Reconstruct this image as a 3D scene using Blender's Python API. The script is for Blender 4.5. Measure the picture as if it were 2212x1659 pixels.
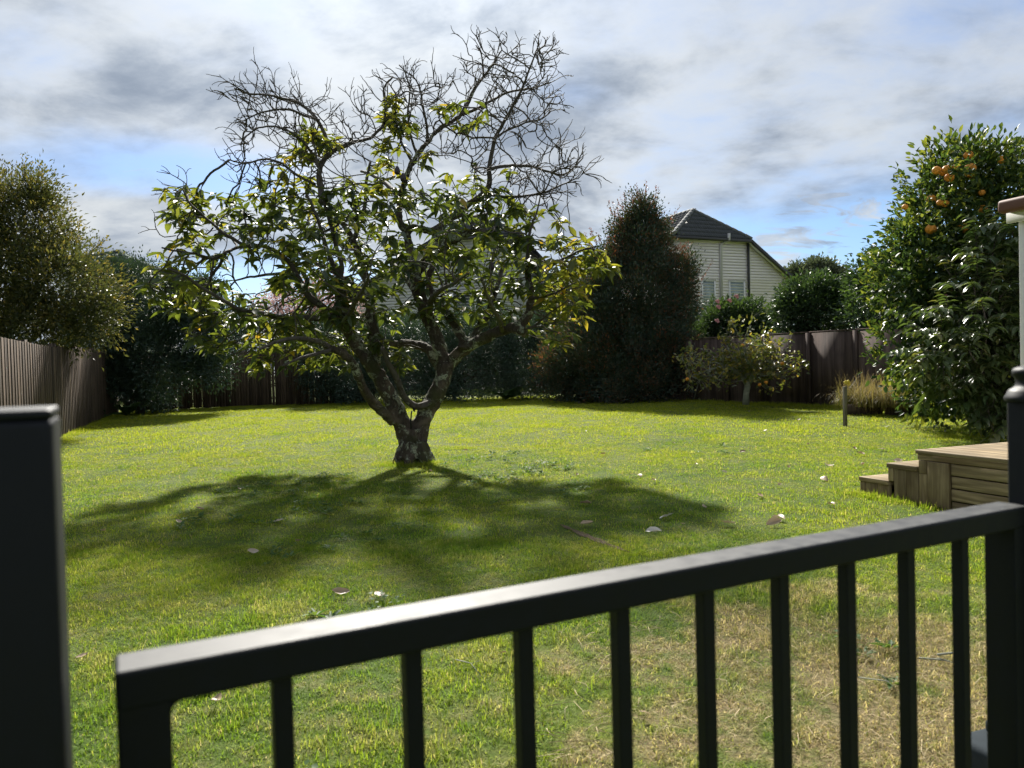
import bpy, math, random
import numpy as np
from mathutils import Vector, Matrix

for o in list(bpy.data.objects):
    bpy.data.objects.remove(o)
scene = bpy.context.scene
COL = scene.collection
rad = math.radians

# ------------------------------------------------------------------ camera
FPX, CX, CY = 1661.0, 1106.0, 829.5          # the photograph read at 2212 x 1659
PITCH, ROLL, EYE = rad(1.19), rad(1.5), 1.25
_F = Vector((0, math.cos(PITCH), -math.sin(PITCH)))
_U0 = Vector((0, math.sin(PITCH), math.cos(PITCH)))
_R0 = Vector((1, 0, 0))
_R = _R0 * math.cos(ROLL) - _U0 * math.sin(ROLL)
_U = _U0 * math.cos(ROLL) + _R0 * math.sin(ROLL)
cam_data = bpy.data.cameras.new('camera')
cam = bpy.data.objects.new('camera', cam_data)
COL.objects.link(cam)
M = Matrix((( _R.x, _U.x, -_F.x, 0), (_R.y, _U.y, -_F.y, 0), (_R.z, _U.z, -_F.z, EYE), (0, 0, 0, 1)))
cam.matrix_world = M
cam_data.sensor_fit = 'HORIZONTAL'
cam_data.sensor_width = 36.0
cam_data.lens = FPX / 2212.0 * 36.0
cam_data.clip_start = 0.05
cam_data.clip_end = 2000
cam_data.dof.use_dof = True
cam_data.dof.focus_distance = 10.0
cam_data.dof.aperture_fstop = 5.6
scene.camera = cam

# ------------------------------------------------------------------ light
SUN_AZ, SUN_EL = rad(-9.0), rad(38.5)
SUN = Vector((math.sin(SUN_AZ) * math.cos(SUN_EL), math.cos(SUN_AZ) * math.cos(SUN_EL), math.sin(SUN_EL)))
sun_data = bpy.data.lights.new('sun', 'SUN')
sun_data.energy = 4.5
sun_data.angle = rad(3.2)
sun_data.color = (1.0, 0.95, 0.86)
sun = bpy.data.objects.new('sun', sun_data)
COL.objects.link(sun)
sun.rotation_euler = (-SUN).to_track_quat('-Z', 'Y').to_euler()
sun.location = SUN * 60


class NT:
    """small helper to write node trees"""
    def __init__(self, tree):
        self.t = tree; self.n = tree.nodes; self.l = tree.links
    def new(self, kind, **kw):
        nd = self.n.new(kind)
        for k, v in kw.items():
            setattr(nd, k, v)
        return nd
    def link(self, a, b):
        self.l.new(a, b)
    def val(self, sock, v):
        if isinstance(v, bpy.types.NodeSocket):
            self.l.new(v, sock)
        elif v is not None:
            sock.default_value = v
    def math(self, op, a, b=None, c=None, clamp=False):
        nd = self.new('ShaderNodeMath', operation=op, use_clamp=clamp)
        self.val(nd.inputs[0], a); self.val(nd.inputs[1], b)
        if c is not None: self.val(nd.inputs[2], c)
        return nd.outputs[0]
    def vmath(self, op, a, b=None):
        nd = self.new('ShaderNodeVectorMath', operation=op)
        self.val(nd.inputs[0], a)
        if b is not None: self.val(nd.inputs[1], b)
        return nd.outputs['Value'] if op in ('DOT_PRODUCT', 'LENGTH', 'DISTANCE') else nd.outputs[0]
    def noise(self, vec, scale, detail=4, rough=0.5, dist=0.0):
        nd = self.new('ShaderNodeTexNoise')
        if vec is not None: self.link(vec, nd.inputs['Vector'])
        nd.inputs['Scale'].default_value = scale
        nd.inputs['Detail'].default_value = detail
        nd.inputs['Roughness'].default_value = rough
        nd.inputs['Distortion'].default_value = dist
        return nd.outputs['Fac']
    def smooth(self, x, a, b, lo=0.0, hi=1.0):
        nd = self.new('ShaderNodeMapRange', interpolation_type='SMOOTHSTEP')
        self.val(nd.inputs['Value'], x)
        nd.inputs['From Min'].default_value = a; nd.inputs['From Max'].default_value = b
        nd.inputs['To Min'].default_value = lo; nd.inputs['To Max'].default_value = hi
        return nd.outputs['Result']
    def mix(self, f, a, b, blend='MIX'):
        nd = self.new('ShaderNodeMix', data_type='RGBA', blend_type=blend)
        self.val(nd.inputs[0], f)
        for s, v in ((nd.inputs[6], a), (nd.inputs[7], b)):
            if isinstance(v, (tuple, list)):
                v = tuple(v) + (1.0,) if len(v) == 3 else v
            self.val(s, v)
        return nd.outputs[2]
    def ramp(self, fac, stops):
        nd = self.new('ShaderNodeValToRGB')
        e = nd.color_ramp.elements
        while len(e) < len(stops): e.new(0.5)
        for k, (p, c) in enumerate(stops):
            e[k].position = p; e[k].color = tuple(c) + (1.0,)
        self.val(nd.inputs[0], fac)
        return nd.outputs[0]
    def mapping(self, vec, scale=(1, 1, 1), loc=(0, 0, 0), rot=(0, 0, 0)):
        nd = self.new('ShaderNodeMapping')
        self.link(vec, nd.inputs['Vector'])
        nd.inputs['Scale'].default_value = scale
        nd.inputs['Location'].default_value = loc
        nd.inputs['Rotation'].default_value = rot
        return nd.outputs[0]


def pix_dir(px, py):
    d = _R * ((px - CX) / FPX) + _U * (-(py - CY) / FPX) + _F
    return d.normalized()


world = bpy.data.worlds.new('World')
scene.world = world
world.use_nodes = True
wt = NT(world.node_tree)
wt.n.clear()
w_out = wt.new('ShaderNodeOutputWorld')
w_bg = wt.new('ShaderNodeBackground')
w_bg.inputs['Strength'].default_value = 0.1
w_sky = wt.new('ShaderNodeTexSky', sky_type='NISHITA')
w_sky.sun_disc = False
w_sky.sun_elevation = SUN_EL
w_sky.sun_rotation = SUN_AZ
w_sky.air_density = 1.0
w_sky.dust_density = 0.6
w_sky.ozone_density = 2.0
tc = wt.new('ShaderNodeTexCoord')
gdir = wt.vmath('NORMALIZE', tc.outputs['Generated'])
sep = wt.new('ShaderNodeSeparateXYZ'); wt.link(gdir, sep.inputs[0])
zc = wt.math('ADD', wt.math('MAXIMUM', sep.outputs['Z'], 0.0), 0.26)
comb = wt.new('ShaderNodeCombineXYZ')
wt.link(wt.math('DIVIDE', sep.outputs['X'], zc), comb.inputs[0])
wt.link(wt.math('DIVIDE', sep.outputs['Y'], zc), comb.inputs[1])
deck = comb.outputs[0]                                    # a flat cloud layer seen in perspective
n_big = wt.noise(wt.mapping(deck, (1.0, 1.15, 1), (3.1, 1.7, 0.4)), 1.35, 7, 0.55, 0.2)
n_mid = wt.noise(wt.mapping(deck, (1.8, 2.2, 1), (7.3, -2.2, 2.4), (0, 0, rad(20))), 1.9, 9, 0.58, 0.2)
n_fine = wt.noise(wt.mapping(deck, (3.0, 4.0, 1), (0.3, 5.2, 1.4), (0, 0, rad(-15))), 2.8, 10, 0.62, 0.3)
cover = wt.math('ADD', wt.math('MULTIPLY', n_big, 0.62), wt.math('ADD', wt.math('MULTIPLY', n_mid, 0.24), wt.math('MULTIPLY', n_fine, 0.14)))
cover = wt.math('ADD', cover, 0.10)
# the breaks in the cloud sheet where blue shows
def lobe(px, py, width_deg, squash=1.0):
    d = pix_dir(px, py)
    diff = wt.vmath('SUBTRACT', gdir, tuple(d))
    diff = wt.vmath('MULTIPLY', diff, (1.0, 1.0, squash))
    ln = wt.vmath('LENGTH', diff)
    return wt.smooth(ln, 0.0, math.radians(width_deg), 1.0, 0.0)
for px, py, wd, sq, amt in ((1800, 540, 17, 2.2, 0.40), (2150, 640, 16, 1.8, 0.34), (1420, 590, 12, 2.0, 0.12), (330, 370, 15, 4.2, 0.20), (480, 580, 9, 2.0, 0.14),
                            (2120, 20, 9, 3.4, 0.06), (1240, 205, 5, 1.8, 0.11), (650, 640, 12, 2.4, 0.20), (2180, 260, 8, 3.0, 0.10)):
    cover = wt.math('SUBTRACT', cover, wt.math('MULTIPLY', lobe(px, py, wd, sq), amt))
cover = wt.math('ADD', cover, wt.math('MULTIPLY', lobe(320, 480, 11, 3.4), 0.20))
cover = wt.math('ADD', cover, wt.math('MULTIPLY', lobe(1740, 440, 5, 2.4), 0.10))
alpha = wt.smooth(cover, 0.31, 0.64)
wisp_n = wt.noise(wt.mapping(deck, (2.2, 4.5, 1), (4.1, 9.2, 6.4), (0, 0, rad(35))), 2.6, 9, 0.62, 1.2)
wisp = wt.math('ADD', wisp_n, wt.math('MULTIPLY', wt.math('MAXIMUM', lobe(1690, 535, 5.5, 1.5), wt.math('MAXIMUM', lobe(1740, 432, 4.5, 2.0), lobe(1880, 455, 4.0, 2.2))), 0.26))
alpha = wt.math('MAXIMUM', alpha, wt.smooth(wisp, 0.60, 0.82, 0.0, 0.85))
cosang = wt.vmath('DOT_PRODUCT', gdir, tuple(SUN))
glow_w = wt.math('POWER', wt.math('MAXIMUM', wt.math('ADD', wt.math('MULTIPLY', cosang, 0.5), 0.5), 0.0), 5.0)   # forward scattering in thin cloud
glow_n = wt.math('POWER', wt.math('MAXIMUM', cosang, 0.0), 34.0)
thick = wt.smooth(wt.math('ADD', wt.math('MULTIPLY', n_mid, 0.55), wt.math('MULTIPLY', n_big, 0.45)), 0.42, 0.66)
lum = wt.math('ADD', 2.5, wt.math('MULTIPLY', glow_w, 0.8))
lum = wt.math('ADD', lum, wt.math('MULTIPLY', glow_n, 2.8))
lum = wt.math('MULTIPLY', lum, wt.math('SUBTRACT', 1.10, wt.math('MULTIPLY', thick, 0.52)))
tint = wt.mix(thick, (0.95, 1.0, 1.04), (0.70, 0.84, 1.06))
cloud = wt.vmath('SCALE', tint)
cloud.node.inputs['Scale'].default_value = 1.0
wt.link(lum, cloud.node.inputs['Scale'])
sky_blue = wt.vmath('MULTIPLY', w_sky.outputs[0], (0.37, 0.45, 0.56))
wt.link(wt.mix(alpha, sky_blue, cloud), w_bg.inputs['Color'])
wt.link(w_bg.outputs[0], w_out.inputs['Surface'])

vs = scene.view_settings
vs.view_transform = 'Standard'
vs.look = 'None'
vs.exposure = 1.22
vs.gamma = 1.0
vs.use_curve_mapping = False
scene.render.engine = 'CYCLES'
cy = scene.cycles
cy.max_bounces = 6
cy.use_adaptive_sampling = True
cy.adaptive_threshold = 0.03
cy.diffuse_bounces = 3
cy.glossy_bounces = 3
cy.transmission_bounces = 5
cy.transparent_max_bounces = 8
cy.sample_clamp_indirect = 6.0
cy.caustics_reflective = False
cy.caustics_refractive = False
cy.use_denoising = True

# ------------------------------------------------------------------ helpers
RNG = np.random.default_rng(11)
random.seed(5)

def ground_z(x, y):
    y = np.asarray(y, float); x = np.asarray(x, float)
    t = np.clip(y - 8.0, 0.0, 19.0)
    z = 0.0125 * t
    amp = np.clip((y - 2) / 4, 0, 1) * np.clip((40 - y) / 10, 0, 1)
    z = z + amp * (0.018 * np.sin(x * 1.1 + 0.6 * y) * np.cos(y * 0.8 - 0.3 * x) + 0.010 * np.sin(2.3 * x - 1.7 * y))
    return z

def gz(x, y):
    return float(ground_z(x, y))

def P(px, py, Y):
    """the point seen at a pixel, at distance Y in front of the camera"""
    d = _R * ((px - CX) / FPX) + _U * (-(py - CY) / FPX) + _F
    s = Y / d.y
    return Vector((d.x * s, Y, EYE + d.z * s))

def G(px, py):
    """the point of the ground seen at a pixel"""
    d = _R * ((px - CX) / FPX) + _U * (-(py - CY) / FPX) + _F
    z = 0.0
    for _ in range(12):
        s = (z - EYE) / d.z
        z = gz(d.x * s, d.y * s)
    return Vector((d.x * s, d.y * s, z))

def tag(o, label=None, cat=None, group=None, kind=None):
    if label: o['label'] = label
    if cat: o['category'] = cat
    if group: o['group'] = group
    if kind: o['kind'] = kind
    return o

def empty(name, loc, rz=0.0):
    o = bpy.data.objects.new(name, None)
    o.empty_display_size = 0.2
    o.location = loc
    o.rotation_euler = (0, 0, rz)
    COL.objects.link(o)
    return o

def mesh_np(name, V, F, mat=None, smooth=False, attrs=None):
    """mesh from arrays; F is a list of (n,k) index arrays"""
    me = bpy.data.meshes.new(name)
    V = np.asarray(V, np.float32)
    if not isinstance(F, list): F = [F]
    F = [np.asarray(f, np.int32) for f in F if len(f)]
    me.vertices.add(len(V))
    me.vertices.foreach_set('co', V.ravel())
    tot = sum(f.size for f in F)
    me.loops.add(tot)
    me.loops.foreach_set('vertex_index', np.concatenate([f.ravel() for f in F]))
    npoly = sum(len(f) for f in F)
    me.polygons.add(npoly)
    starts = []; s = 0
    for f in F:
        k = f.shape[1]
        starts.append(s + np.arange(len(f)) * k); s += f.size
    me.polygons.foreach_set('loop_start', np.concatenate(starts).astype(np.int32))
    if smooth:
        me.polygons.foreach_set('use_smooth', np.ones(npoly, bool))
    if attrs:
        for k, a in attrs.items():
            at = me.attributes.new(k, 'FLOAT', 'POINT')
            at.data.foreach_set('value', np.asarray(a, np.float32))
    me.update(calc_edges=True)
    me.validate()
    if mat: me.materials.append(mat)
    return me

def add(name, me, parent=None, M=None):
    """link a mesh; world-space placement M, kept under a parent"""
    o = bpy.data.objects.new(name, me)
    COL.objects.link(o)
    M = M if M is not None else Matrix.Identity(4)
    if parent is not None:
        o.parent = parent
        pm = parent_world(parent)
        M = pm.inverted() @ M
    o.matrix_local = M
    return o

def parent_world(p):
    m = p.matrix_basis.copy()
    while p.parent is not None:
        p = p.parent
        m = p.matrix_basis @ m
    return m

class MB:
    """collects boxes, prisms, tubes and lathes"""
    def __init__(self):
        self.V = []; self.Fq = []; self.Ft = []; self.n = 0
    def addv(self, V):
        V = np.asarray(V, float); b = self.n
        self.V.append(V); self.n += len(V)
        return b
    def box(self, c, size, R=None):
        hx, hy, hz = np.asarray(size) / 2
        v = np.array([[sx * hx, sy * hy, sz * hz] for sz in (-1, 1) for sy in (-1, 1) for sx in (-1, 1)])
        if R is not None: v = v @ np.asarray(R).T
        b = self.addv(v + np.asarray(c))
        for q in ((0, 2, 3, 1), (4, 5, 7, 6), (0, 1, 5, 4), (2, 6, 7, 3), (0, 4, 6, 2), (1, 3, 7, 5)):
            self.Fq.append([b + i for i in q])
        return self
    def prism(self, poly, depth):
        """poly: list of 3-D points, depth: extrusion vector"""
        p = np.asarray([tuple(q) for q in poly], float); d = np.asarray(tuple(depth), float); n = len(p)
        b = self.addv(np.vstack([p, p + d]))
        for i in range(n):
            j = (i + 1) % n
            self.Fq.append([b + i, b + j, b + n + j, b + n + i])
        for i in range(1, n - 1):
            self.Ft.append([b, b + i + 1, b + i])
            self.Ft.append([b + n, b + n + i, b + n + i + 1])
        return self
    def tube(self, pts, radii, sides=6, cap=True):
        V, Fq, Ft = tube_arrays(pts, radii, sides, cap)
        b = self.addv(V)
        self.Fq += (Fq + b).tolist(); self.Ft += (Ft + b).tolist()
        return self
    def lathe(self, prof, c, seg=24):
        prof = np.asarray(prof, float)
        a = np.linspace(0, 2 * np.pi, seg, endpoint=False)
        V = np.array([[r * np.cos(t) + c[0], r * np.sin(t) + c[1], z + c[2]] for r, z in prof for t in a])
        b = self.addv(V)
        for i in range(len(prof) - 1):
            for j in range(seg):
                k = (j + 1) % seg
                self.Fq.append([b + i * seg + j, b + i * seg + k, b + (i + 1) * seg + k, b + (i + 1) * seg + j])
        return self
    def mesh(self, name, mat, smooth=False):
        F = []
        if self.Fq: F.append(np.array(self.Fq))
        if self.Ft: F.append(np.array(self.Ft))
        return mesh_np(name, np.vstack(self.V), F, mat, smooth)
    def build(self, name, mat, parent=None, smooth=False, bevel=0.0, seg=2):
        o = add(name, self.mesh(name, mat, smooth), parent)
        if bevel:
            m = o.modifiers.new('bevel', 'BEVEL'); m.width = bevel; m.segments = seg; m.limit_method = 'ANGLE'; m.angle_limit = rad(40)
        return o

def tube_arrays(pts, radii, sides=6, cap=True):
    p = np.asarray(pts, float); r = np.asarray(radii, float); n = len(p)
    t = np.gradient(p, axis=0)
    t /= np.linalg.norm(t, axis=1, keepdims=True) + 1e-9
    ref = np.array([0.31, 0.95, 0.05]) if abs(t[0][1]) < 0.8 else np.array([1.0, 0, 0.1])
    u = ref - t[0] * ref.dot(t[0]); u /= np.linalg.norm(u)
    a = np.linspace(0, 2 * np.pi, sides, endpoint=False)
    V = np.empty((n, sides, 3))
    for i in range(n):
        u = u - t[i] * u.dot(t[i]); u /= np.linalg.norm(u) + 1e-9
        w = np.cross(t[i], u)
        V[i] = p[i] + r[i] * (np.cos(a)[:, None] * u + np.sin(a)[:, None] * w)
    V = V.reshape(-1, 3)
    i = np.arange(n - 1)[:, None] * sides; j = np.arange(sides)[None]; k = (j + 1) % sides
    Fq = np.stack([i + j, i + k, i + sides + k, i + sides + j], -1).reshape(-1, 4)
    Ft = np.zeros((0, 3), int)
    if cap:
        e = (n - 1) * sides
        Ft = np.array([[e, e + m, e + m + 1] for m in range(1, sides - 1)] + [[0, m + 1, m] for m in range(1, sides - 1)])
    return V, Fq, Ft

def nrm(a):
    return a / (np.linalg.norm(a, axis=-1, keepdims=True) + 1e-9)

# leaf templates: x along the leaf, y across, z up from the blade
LEAF_S = (np.array([[0, 0, 0], [0.45, 0.5, 0.10], [1, 0, -0.08], [0.45, -0.5, 0.10]]), np.array([[0, 3, 2], [0, 2, 1]]))
def leaf_template(droop, fold, widths=(0.34, 0.5, 0.40), curl=0.0):
    mx = [0.0, 0.10, 0.35, 0.66, 1.0]
    mid = [[x, 0, -droop * x * x] for x in mx]
    ws = [widths[0] * 0.22, widths[0], widths[1], widths[2]]
    V = list(mid); L = []; Rr = []
    for k in (1, 2, 3):
        w = [0, widths[0] * 0.55, widths[1], widths[2]][k]
        L.append(len(V)); V.append([mx[k], w, -droop * mx[k] ** 2 + fold * w - curl * w * mx[k]])
        Rr.append(len(V)); V.append([mx[k], -w, -droop * mx[k] ** 2 + fold * w - curl * w * mx[k]])
    F = [[0, 1, L[0]], [0, Rr[0], 1]]
    for k in (0, 1):
        F += [[L[k], k + 1, k + 2], [L[k], k + 2, L[k + 1]], [k + 1, Rr[k], Rr[k + 1]], [k + 1, Rr[k + 1], k + 2]]
    F += [[L[2], 3, 4], [3, Rr[2], 4]]
    return np.array(V, float), np.array(F)
LEAF_AVO = leaf_template(0.22, 0.25)
LEAF_REC = leaf_template(0.62, 0.28, (0.36, 0.5, 0.42))
LEAF_FLAT = leaf_template(0.12, 0.2)

def leaf_frames(d, up):
    x = nrm(d)
    y = nrm(np.cross(up, x))
    z = np.cross(x, y)
    return x, y, z

def leaf_arrays(tpl, pos, d, up, length, width):
    T, F = tpl
    x, y, z = leaf_frames(d, up)
    L = length[:, None, None]; W = width[:, None, None]
    V = pos[:, None, :] + T[None, :, 0:1] * L * x[:, None, :] + T[None, :, 1:2] * W * y[:, None, :] + T[None, :, 2:3] * L * z[:, None, :]
    n, m = len(pos), len(T)
    Fi = (F[None] + (np.arange(n) * m)[:, None, None]).reshape(-1, 3)
    return V.reshape(-1, 3), Fi

# ------------------------------------------------------------------ materials
MATS = {}
def mat(name):
    m = bpy.data.materials.new(name); m.use_nodes = True
    m.node_tree.nodes.clear()
    MATS[name] = m
    return m, NT(m.node_tree)

def finish(t, shader, disp=None):
    o = t.new('ShaderNodeOutputMaterial')
    t.link(shader, o.inputs['Surface'])
    if disp is not None: t.link(disp, o.inputs['Displacement'])

def principled(t, col, rough=0.6, spec=0.5, normal=None, metallic=0.0):
    b = t.new('ShaderNodeBsdfPrincipled')
    if isinstance(col, tuple): b.inputs['Base Color'].default_value = col + (1.0,)
    else: t.link(col, b.inputs['Base Color'])
    t.val(b.inputs['Roughness'], rough)
    b.inputs['Specular IOR Level'].default_value = spec
    b.inputs['Metallic'].default_value = metallic
    if normal is not None: t.link(normal, b.inputs['Normal'])
    return b.outputs[0]

def bump(t, h, strength, dist=0.01):
    b = t.new('ShaderNodeBump'); b.inputs['Strength'].default_value = strength; b.inputs['Distance'].default_value = dist
    t.link(h, b.inputs['Height'])
    return b.outputs[0]

def leaf_material(name, stops, trans_stops, rough=0.42, spec=0.5, trans=0.4):
    """leaf: glossy skin over a body that lets light through; colour by leaf"""
    m, t = mat(name)
    a = t.new('ShaderNodeAttribute', attribute_name='rnd')
    col = t.ramp(a.outputs['Fac'], stops)
    tcol = t.ramp(a.outputs['Fac'], trans_stops)
    b = principled(t, col, rough, spec)
    tr = t.new('ShaderNodeBsdfTranslucent'); t.link(tcol, tr.inputs['Color'])
    mx = t.new('ShaderNodeMixShader'); mx.inputs[0].default_value = trans
    t.link(b, mx.inputs[1]); t.link(tr.outputs[0], mx.inputs[2])
    finish(t, mx.outputs[0])
    return m

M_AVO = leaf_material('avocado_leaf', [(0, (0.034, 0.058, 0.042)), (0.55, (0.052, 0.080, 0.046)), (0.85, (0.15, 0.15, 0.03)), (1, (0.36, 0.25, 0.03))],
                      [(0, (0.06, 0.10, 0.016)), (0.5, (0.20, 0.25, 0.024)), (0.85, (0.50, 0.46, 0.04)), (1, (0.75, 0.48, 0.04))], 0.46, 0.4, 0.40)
M_LILLY = leaf_material('lilly_pilly_leaf', [(0, (0.042, 0.076, 0.064)), (0.6, (0.068, 0.095, 0.066)), (0.8, (0.16, 0.10, 0.06)), (1, (0.32, 0.11, 0.07))],
                        [(0, (0.03, 0.06, 0.02)), (0.6, (0.07, 0.09, 0.02)), (0.8, (0.28, 0.12, 0.04)), (1, (0.5, 0.13, 0.06))], 0.48, 0.35, 0.25)
M_HEDGE = leaf_material('hedge_leaf', [(0, (0.042, 0.078, 0.066)), (1, (0.080, 0.118, 0.082))], [(0, (0.03, 0.06, 0.02)), (1, (0.07, 0.11, 0.03))], 0.5, 0.3, 0.2)
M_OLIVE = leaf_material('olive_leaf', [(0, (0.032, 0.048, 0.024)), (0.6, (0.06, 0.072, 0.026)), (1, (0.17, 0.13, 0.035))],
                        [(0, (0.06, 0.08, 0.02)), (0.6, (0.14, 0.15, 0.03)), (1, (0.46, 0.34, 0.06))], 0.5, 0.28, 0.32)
M_CAM = leaf_material('camellia_leaf', [(0, (0.030, 0.064, 0.036)), (1, (0.068, 0.108, 0.048))], [(0, (0.05, 0.10, 0.02)), (1, (0.12, 0.20, 0.03))], 0.36, 0.45, 0.22)
M_CIT = leaf_material('citrus_leaf', [(0, (0.022, 0.052, 0.026)), (0.6, (0.042, 0.080, 0.028)), (1, (0.12, 0.15, 0.03))],
                      [(0, (0.03, 0.07, 0.012)), (0.6, (0.10, 0.16, 0.02)), (1, (0.40, 0.42, 0.04))], 0.46, 0.3, 0.34)
M_GLOSS = leaf_material('glossy_shrub_leaf', [(0, (0.036, 0.064, 0.032)), (0.7, (0.075, 0.100, 0.038)), (1, (0.14, 0.125, 0.045))],
                        [(0, (0.06, 0.12, 0.02)), (0.7, (0.15, 0.21, 0.03)), (1, (0.30, 0.26, 0.04))], 0.30, 0.5, 0.32)
M_YEL = leaf_material('small_citrus_leaf', [(0, (0.05, 0.075, 0.026)), (0.6, (0.14, 0.155, 0.04)), (1, (0.32, 0.25, 0.055))],
                      [(0, (0.12, 0.16, 0.02)), (0.6, (0.30, 0.32, 0.04)), (1, (0.55, 0.40, 0.06))], 0.38, 0.5, 0.34)
M_BLOSSOM = leaf_material('blossom', [(0, (0.30, 0.20, 0.20)), (1, (0.55, 0.38, 0.38))], [(0, (0.4, 0.26, 0.24)), (1, (0.6, 0.4, 0.38))], 0.6, 0.2, 0.4)
M_FAR = leaf_material('far_tree_leaf', [(0, (0.07, 0.095, 0.07)), (1, (0.12, 0.14, 0.09))], [(0, (0.08, 0.11, 0.05)), (1, (0.16, 0.19, 0.07))], 0.5, 0.3, 0.25)
M_FERN = leaf_material('fern_frond', [(0, (0.02, 0.05, 0.025)), (1, (0.05, 0.10, 0.04))], [(0, (0.06, 0.14, 0.03)), (1, (0.14, 0.24, 0.05))], 0.5, 0.3, 0.3)
M_WEED = leaf_material('weed_leaf', [(0, (0.035, 0.085, 0.022)), (1, (0.09, 0.15, 0.05))], [(0, (0.10, 0.22, 0.02)), (1, (0.24, 0.34, 0.05))], 0.6, 0.25, 0.35)
M_SEDGE = leaf_material('long_grass_blade', [(0, (0.05, 0.07, 0.02)), (0.5, (0.17, 0.14, 0.05)), (1, (0.34, 0.25, 0.11))],
                        [(0, (0.14, 0.18, 0.03)), (0.5, (0.34, 0.27, 0.07)), (1, (0.5, 0.36, 0.15))], 0.5, 0.3, 0.4)
M_DEAD = leaf_material('dead_leaf', [(0, (0.14, 0.085, 0.045)), (0.5, (0.34, 0.24, 0.15)), (0.85, (0.44, 0.36, 0.27)), (1, (0.58, 0.58, 0.57))],
                       [(0, (0.15, 0.10, 0.05)), (0.5, (0.28, 0.20, 0.11)), (0.85, (0.4, 0.32, 0.22)), (1, (0.4, 0.4, 0.38))], 0.45, 0.4, 0.2)

def sat_pos(t):
    return t.new('ShaderNodeNewGeometry').outputs['Position']

def lawn_masks(t):
    """where the turf is lush, yellow or dried out, by place on the lawn"""
    pos = sat_pos(t)
    fl = t.vmath('MULTIPLY', pos, (1, 1, 0))
    n1 = t.noise(fl, 0.55, 5, 0.6)
    n2 = t.noise(t.vmath('ADD', fl, (13.0, 4.0, 0)), 2.4, 5, 0.6)
    n3 = t.noise(t.vmath('ADD', fl, (3.0, 24.0, 0)), 9.0, 4, 0.6)
    d1 = t.vmath('LENGTH', t.vmath('MULTIPLY', t.vmath('SUBTRACT', fl, (1.75, 2.75, 0)), (0.50, 0.55, 0)))
    dry = t.math('SUBTRACT', 1.0, d1)
    dry = t.math('ADD', dry, t.math('MULTIPLY', t.math('SUBTRACT', n2, 0.5), 2.4))
    dry = t.math('ADD', dry, t.math('MULTIPLY', t.math('SUBTRACT', n3, 0.5), 1.6))
    far = t.new('ShaderNodeSeparateXYZ'); t.link(fl, far.inputs[0])
    worn = t.math('MULTIPLY', t.smooth(far.outputs['Y'], 3.0, 6.5, 0.42, 0.16), t.smooth(t.math('ADD', t.math('MULTIPLY', n2, 0.6), t.math('MULTIPLY', n3, 0.4)), 0.46, 0.60))   # thin, worn turf in scattered spots
    dry = t.math('MAXIMUM', t.smooth(dry, 0.0, 0.75), worn)
    yel = t.math('ADD', n1, t.math('MULTIPLY', t.math('SUBTRACT', n2, 0.5), 0.45))
    yel = t.math('ADD', yel, t.smooth(far.outputs['Y'], 6.0, 18.0, 0.0, 0.24))
    yel = t.smooth(t.math('ADD', yel, t.math('MULTIPLY', t.math('SUBTRACT', n3, 0.5), 0.35)), 0.32, 0.74)
    return dry, yel, n3

m_, t = mat('grass_blade')
dry, yel, n3 = lawn_masks(t)
a = t.new('ShaderNodeAttribute', attribute_name='rnd')
gr = t.ramp(a.outputs['Fac'], [(0, (0.08, 0.155, 0.012)), (0.65, (0.15, 0.24, 0.022)), (0.93, (0.24, 0.26, 0.05)), (1, (0.38, 0.31, 0.16))])
ye = t.ramp(a.outputs['Fac'], [(0, (0.16, 0.22, 0.012)), (0.65, (0.28, 0.32, 0.020)), (0.93, (0.34, 0.31, 0.06)), (1, (0.42, 0.33, 0.16))])
dr = t.ramp(a.outputs['Fac'], [(0, (0.12, 0.15, 0.03)), (0.3, (0.26, 0.25, 0.09)), (0.6, (0.46, 0.37, 0.20)), (0.9, (0.60, 0.50, 0.32)), (1, (0.68, 0.60, 0.44))])
c = t.mix(dry, t.mix(yel, gr, ye), dr)
b = principled(t, c, 0.6, 0.15)
tr = t.new('ShaderNodeBsdfTranslucent')
tcol = t.vmath('MULTIPLY', c, (1.75, 1.75, 1.15))
t.link(tcol, tr.inputs['Color'])
mx = t.new('ShaderNodeMixShader'); mx.inputs[0].default_value = 0.48
t.link(b, mx.inputs[1]); t.link(tr.outputs[0], mx.inputs[2])
finish(t, mx.outputs[0]); M_GRASS = m_

m_, t = mat('turf_soil')
dry, yel, n3 = lawn_masks(t)
pos = sat_pos(t)
base = t.mix(yel, (0.055, 0.10, 0.012), (0.11, 0.145, 0.018))
base = t.mix(dry, base, (0.20, 0.155, 0.085))
fine = t.noise(pos, 60.0, 4, 0.7)
base = t.mix(t.smooth(fine, 0.35, 0.65, 0.0, 0.55), base, (0.036, 0.045, 0.012))
finish(t, principled(t, base, 0.9, 0.1, bump(t, fine, 0.6, 0.02))); M_SOIL = m_

m_, t = mat('bare_earth')
pos = sat_pos(t)
fine = t.noise(pos, 45.0, 5, 0.7)
finish(t, principled(t, t.mix(fine, (0.06, 0.045, 0.028), (0.20, 0.155, 0.10)), 0.95, 0.1, bump(t, fine, 0.8, 0.02))); M_EARTH = m_

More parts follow.
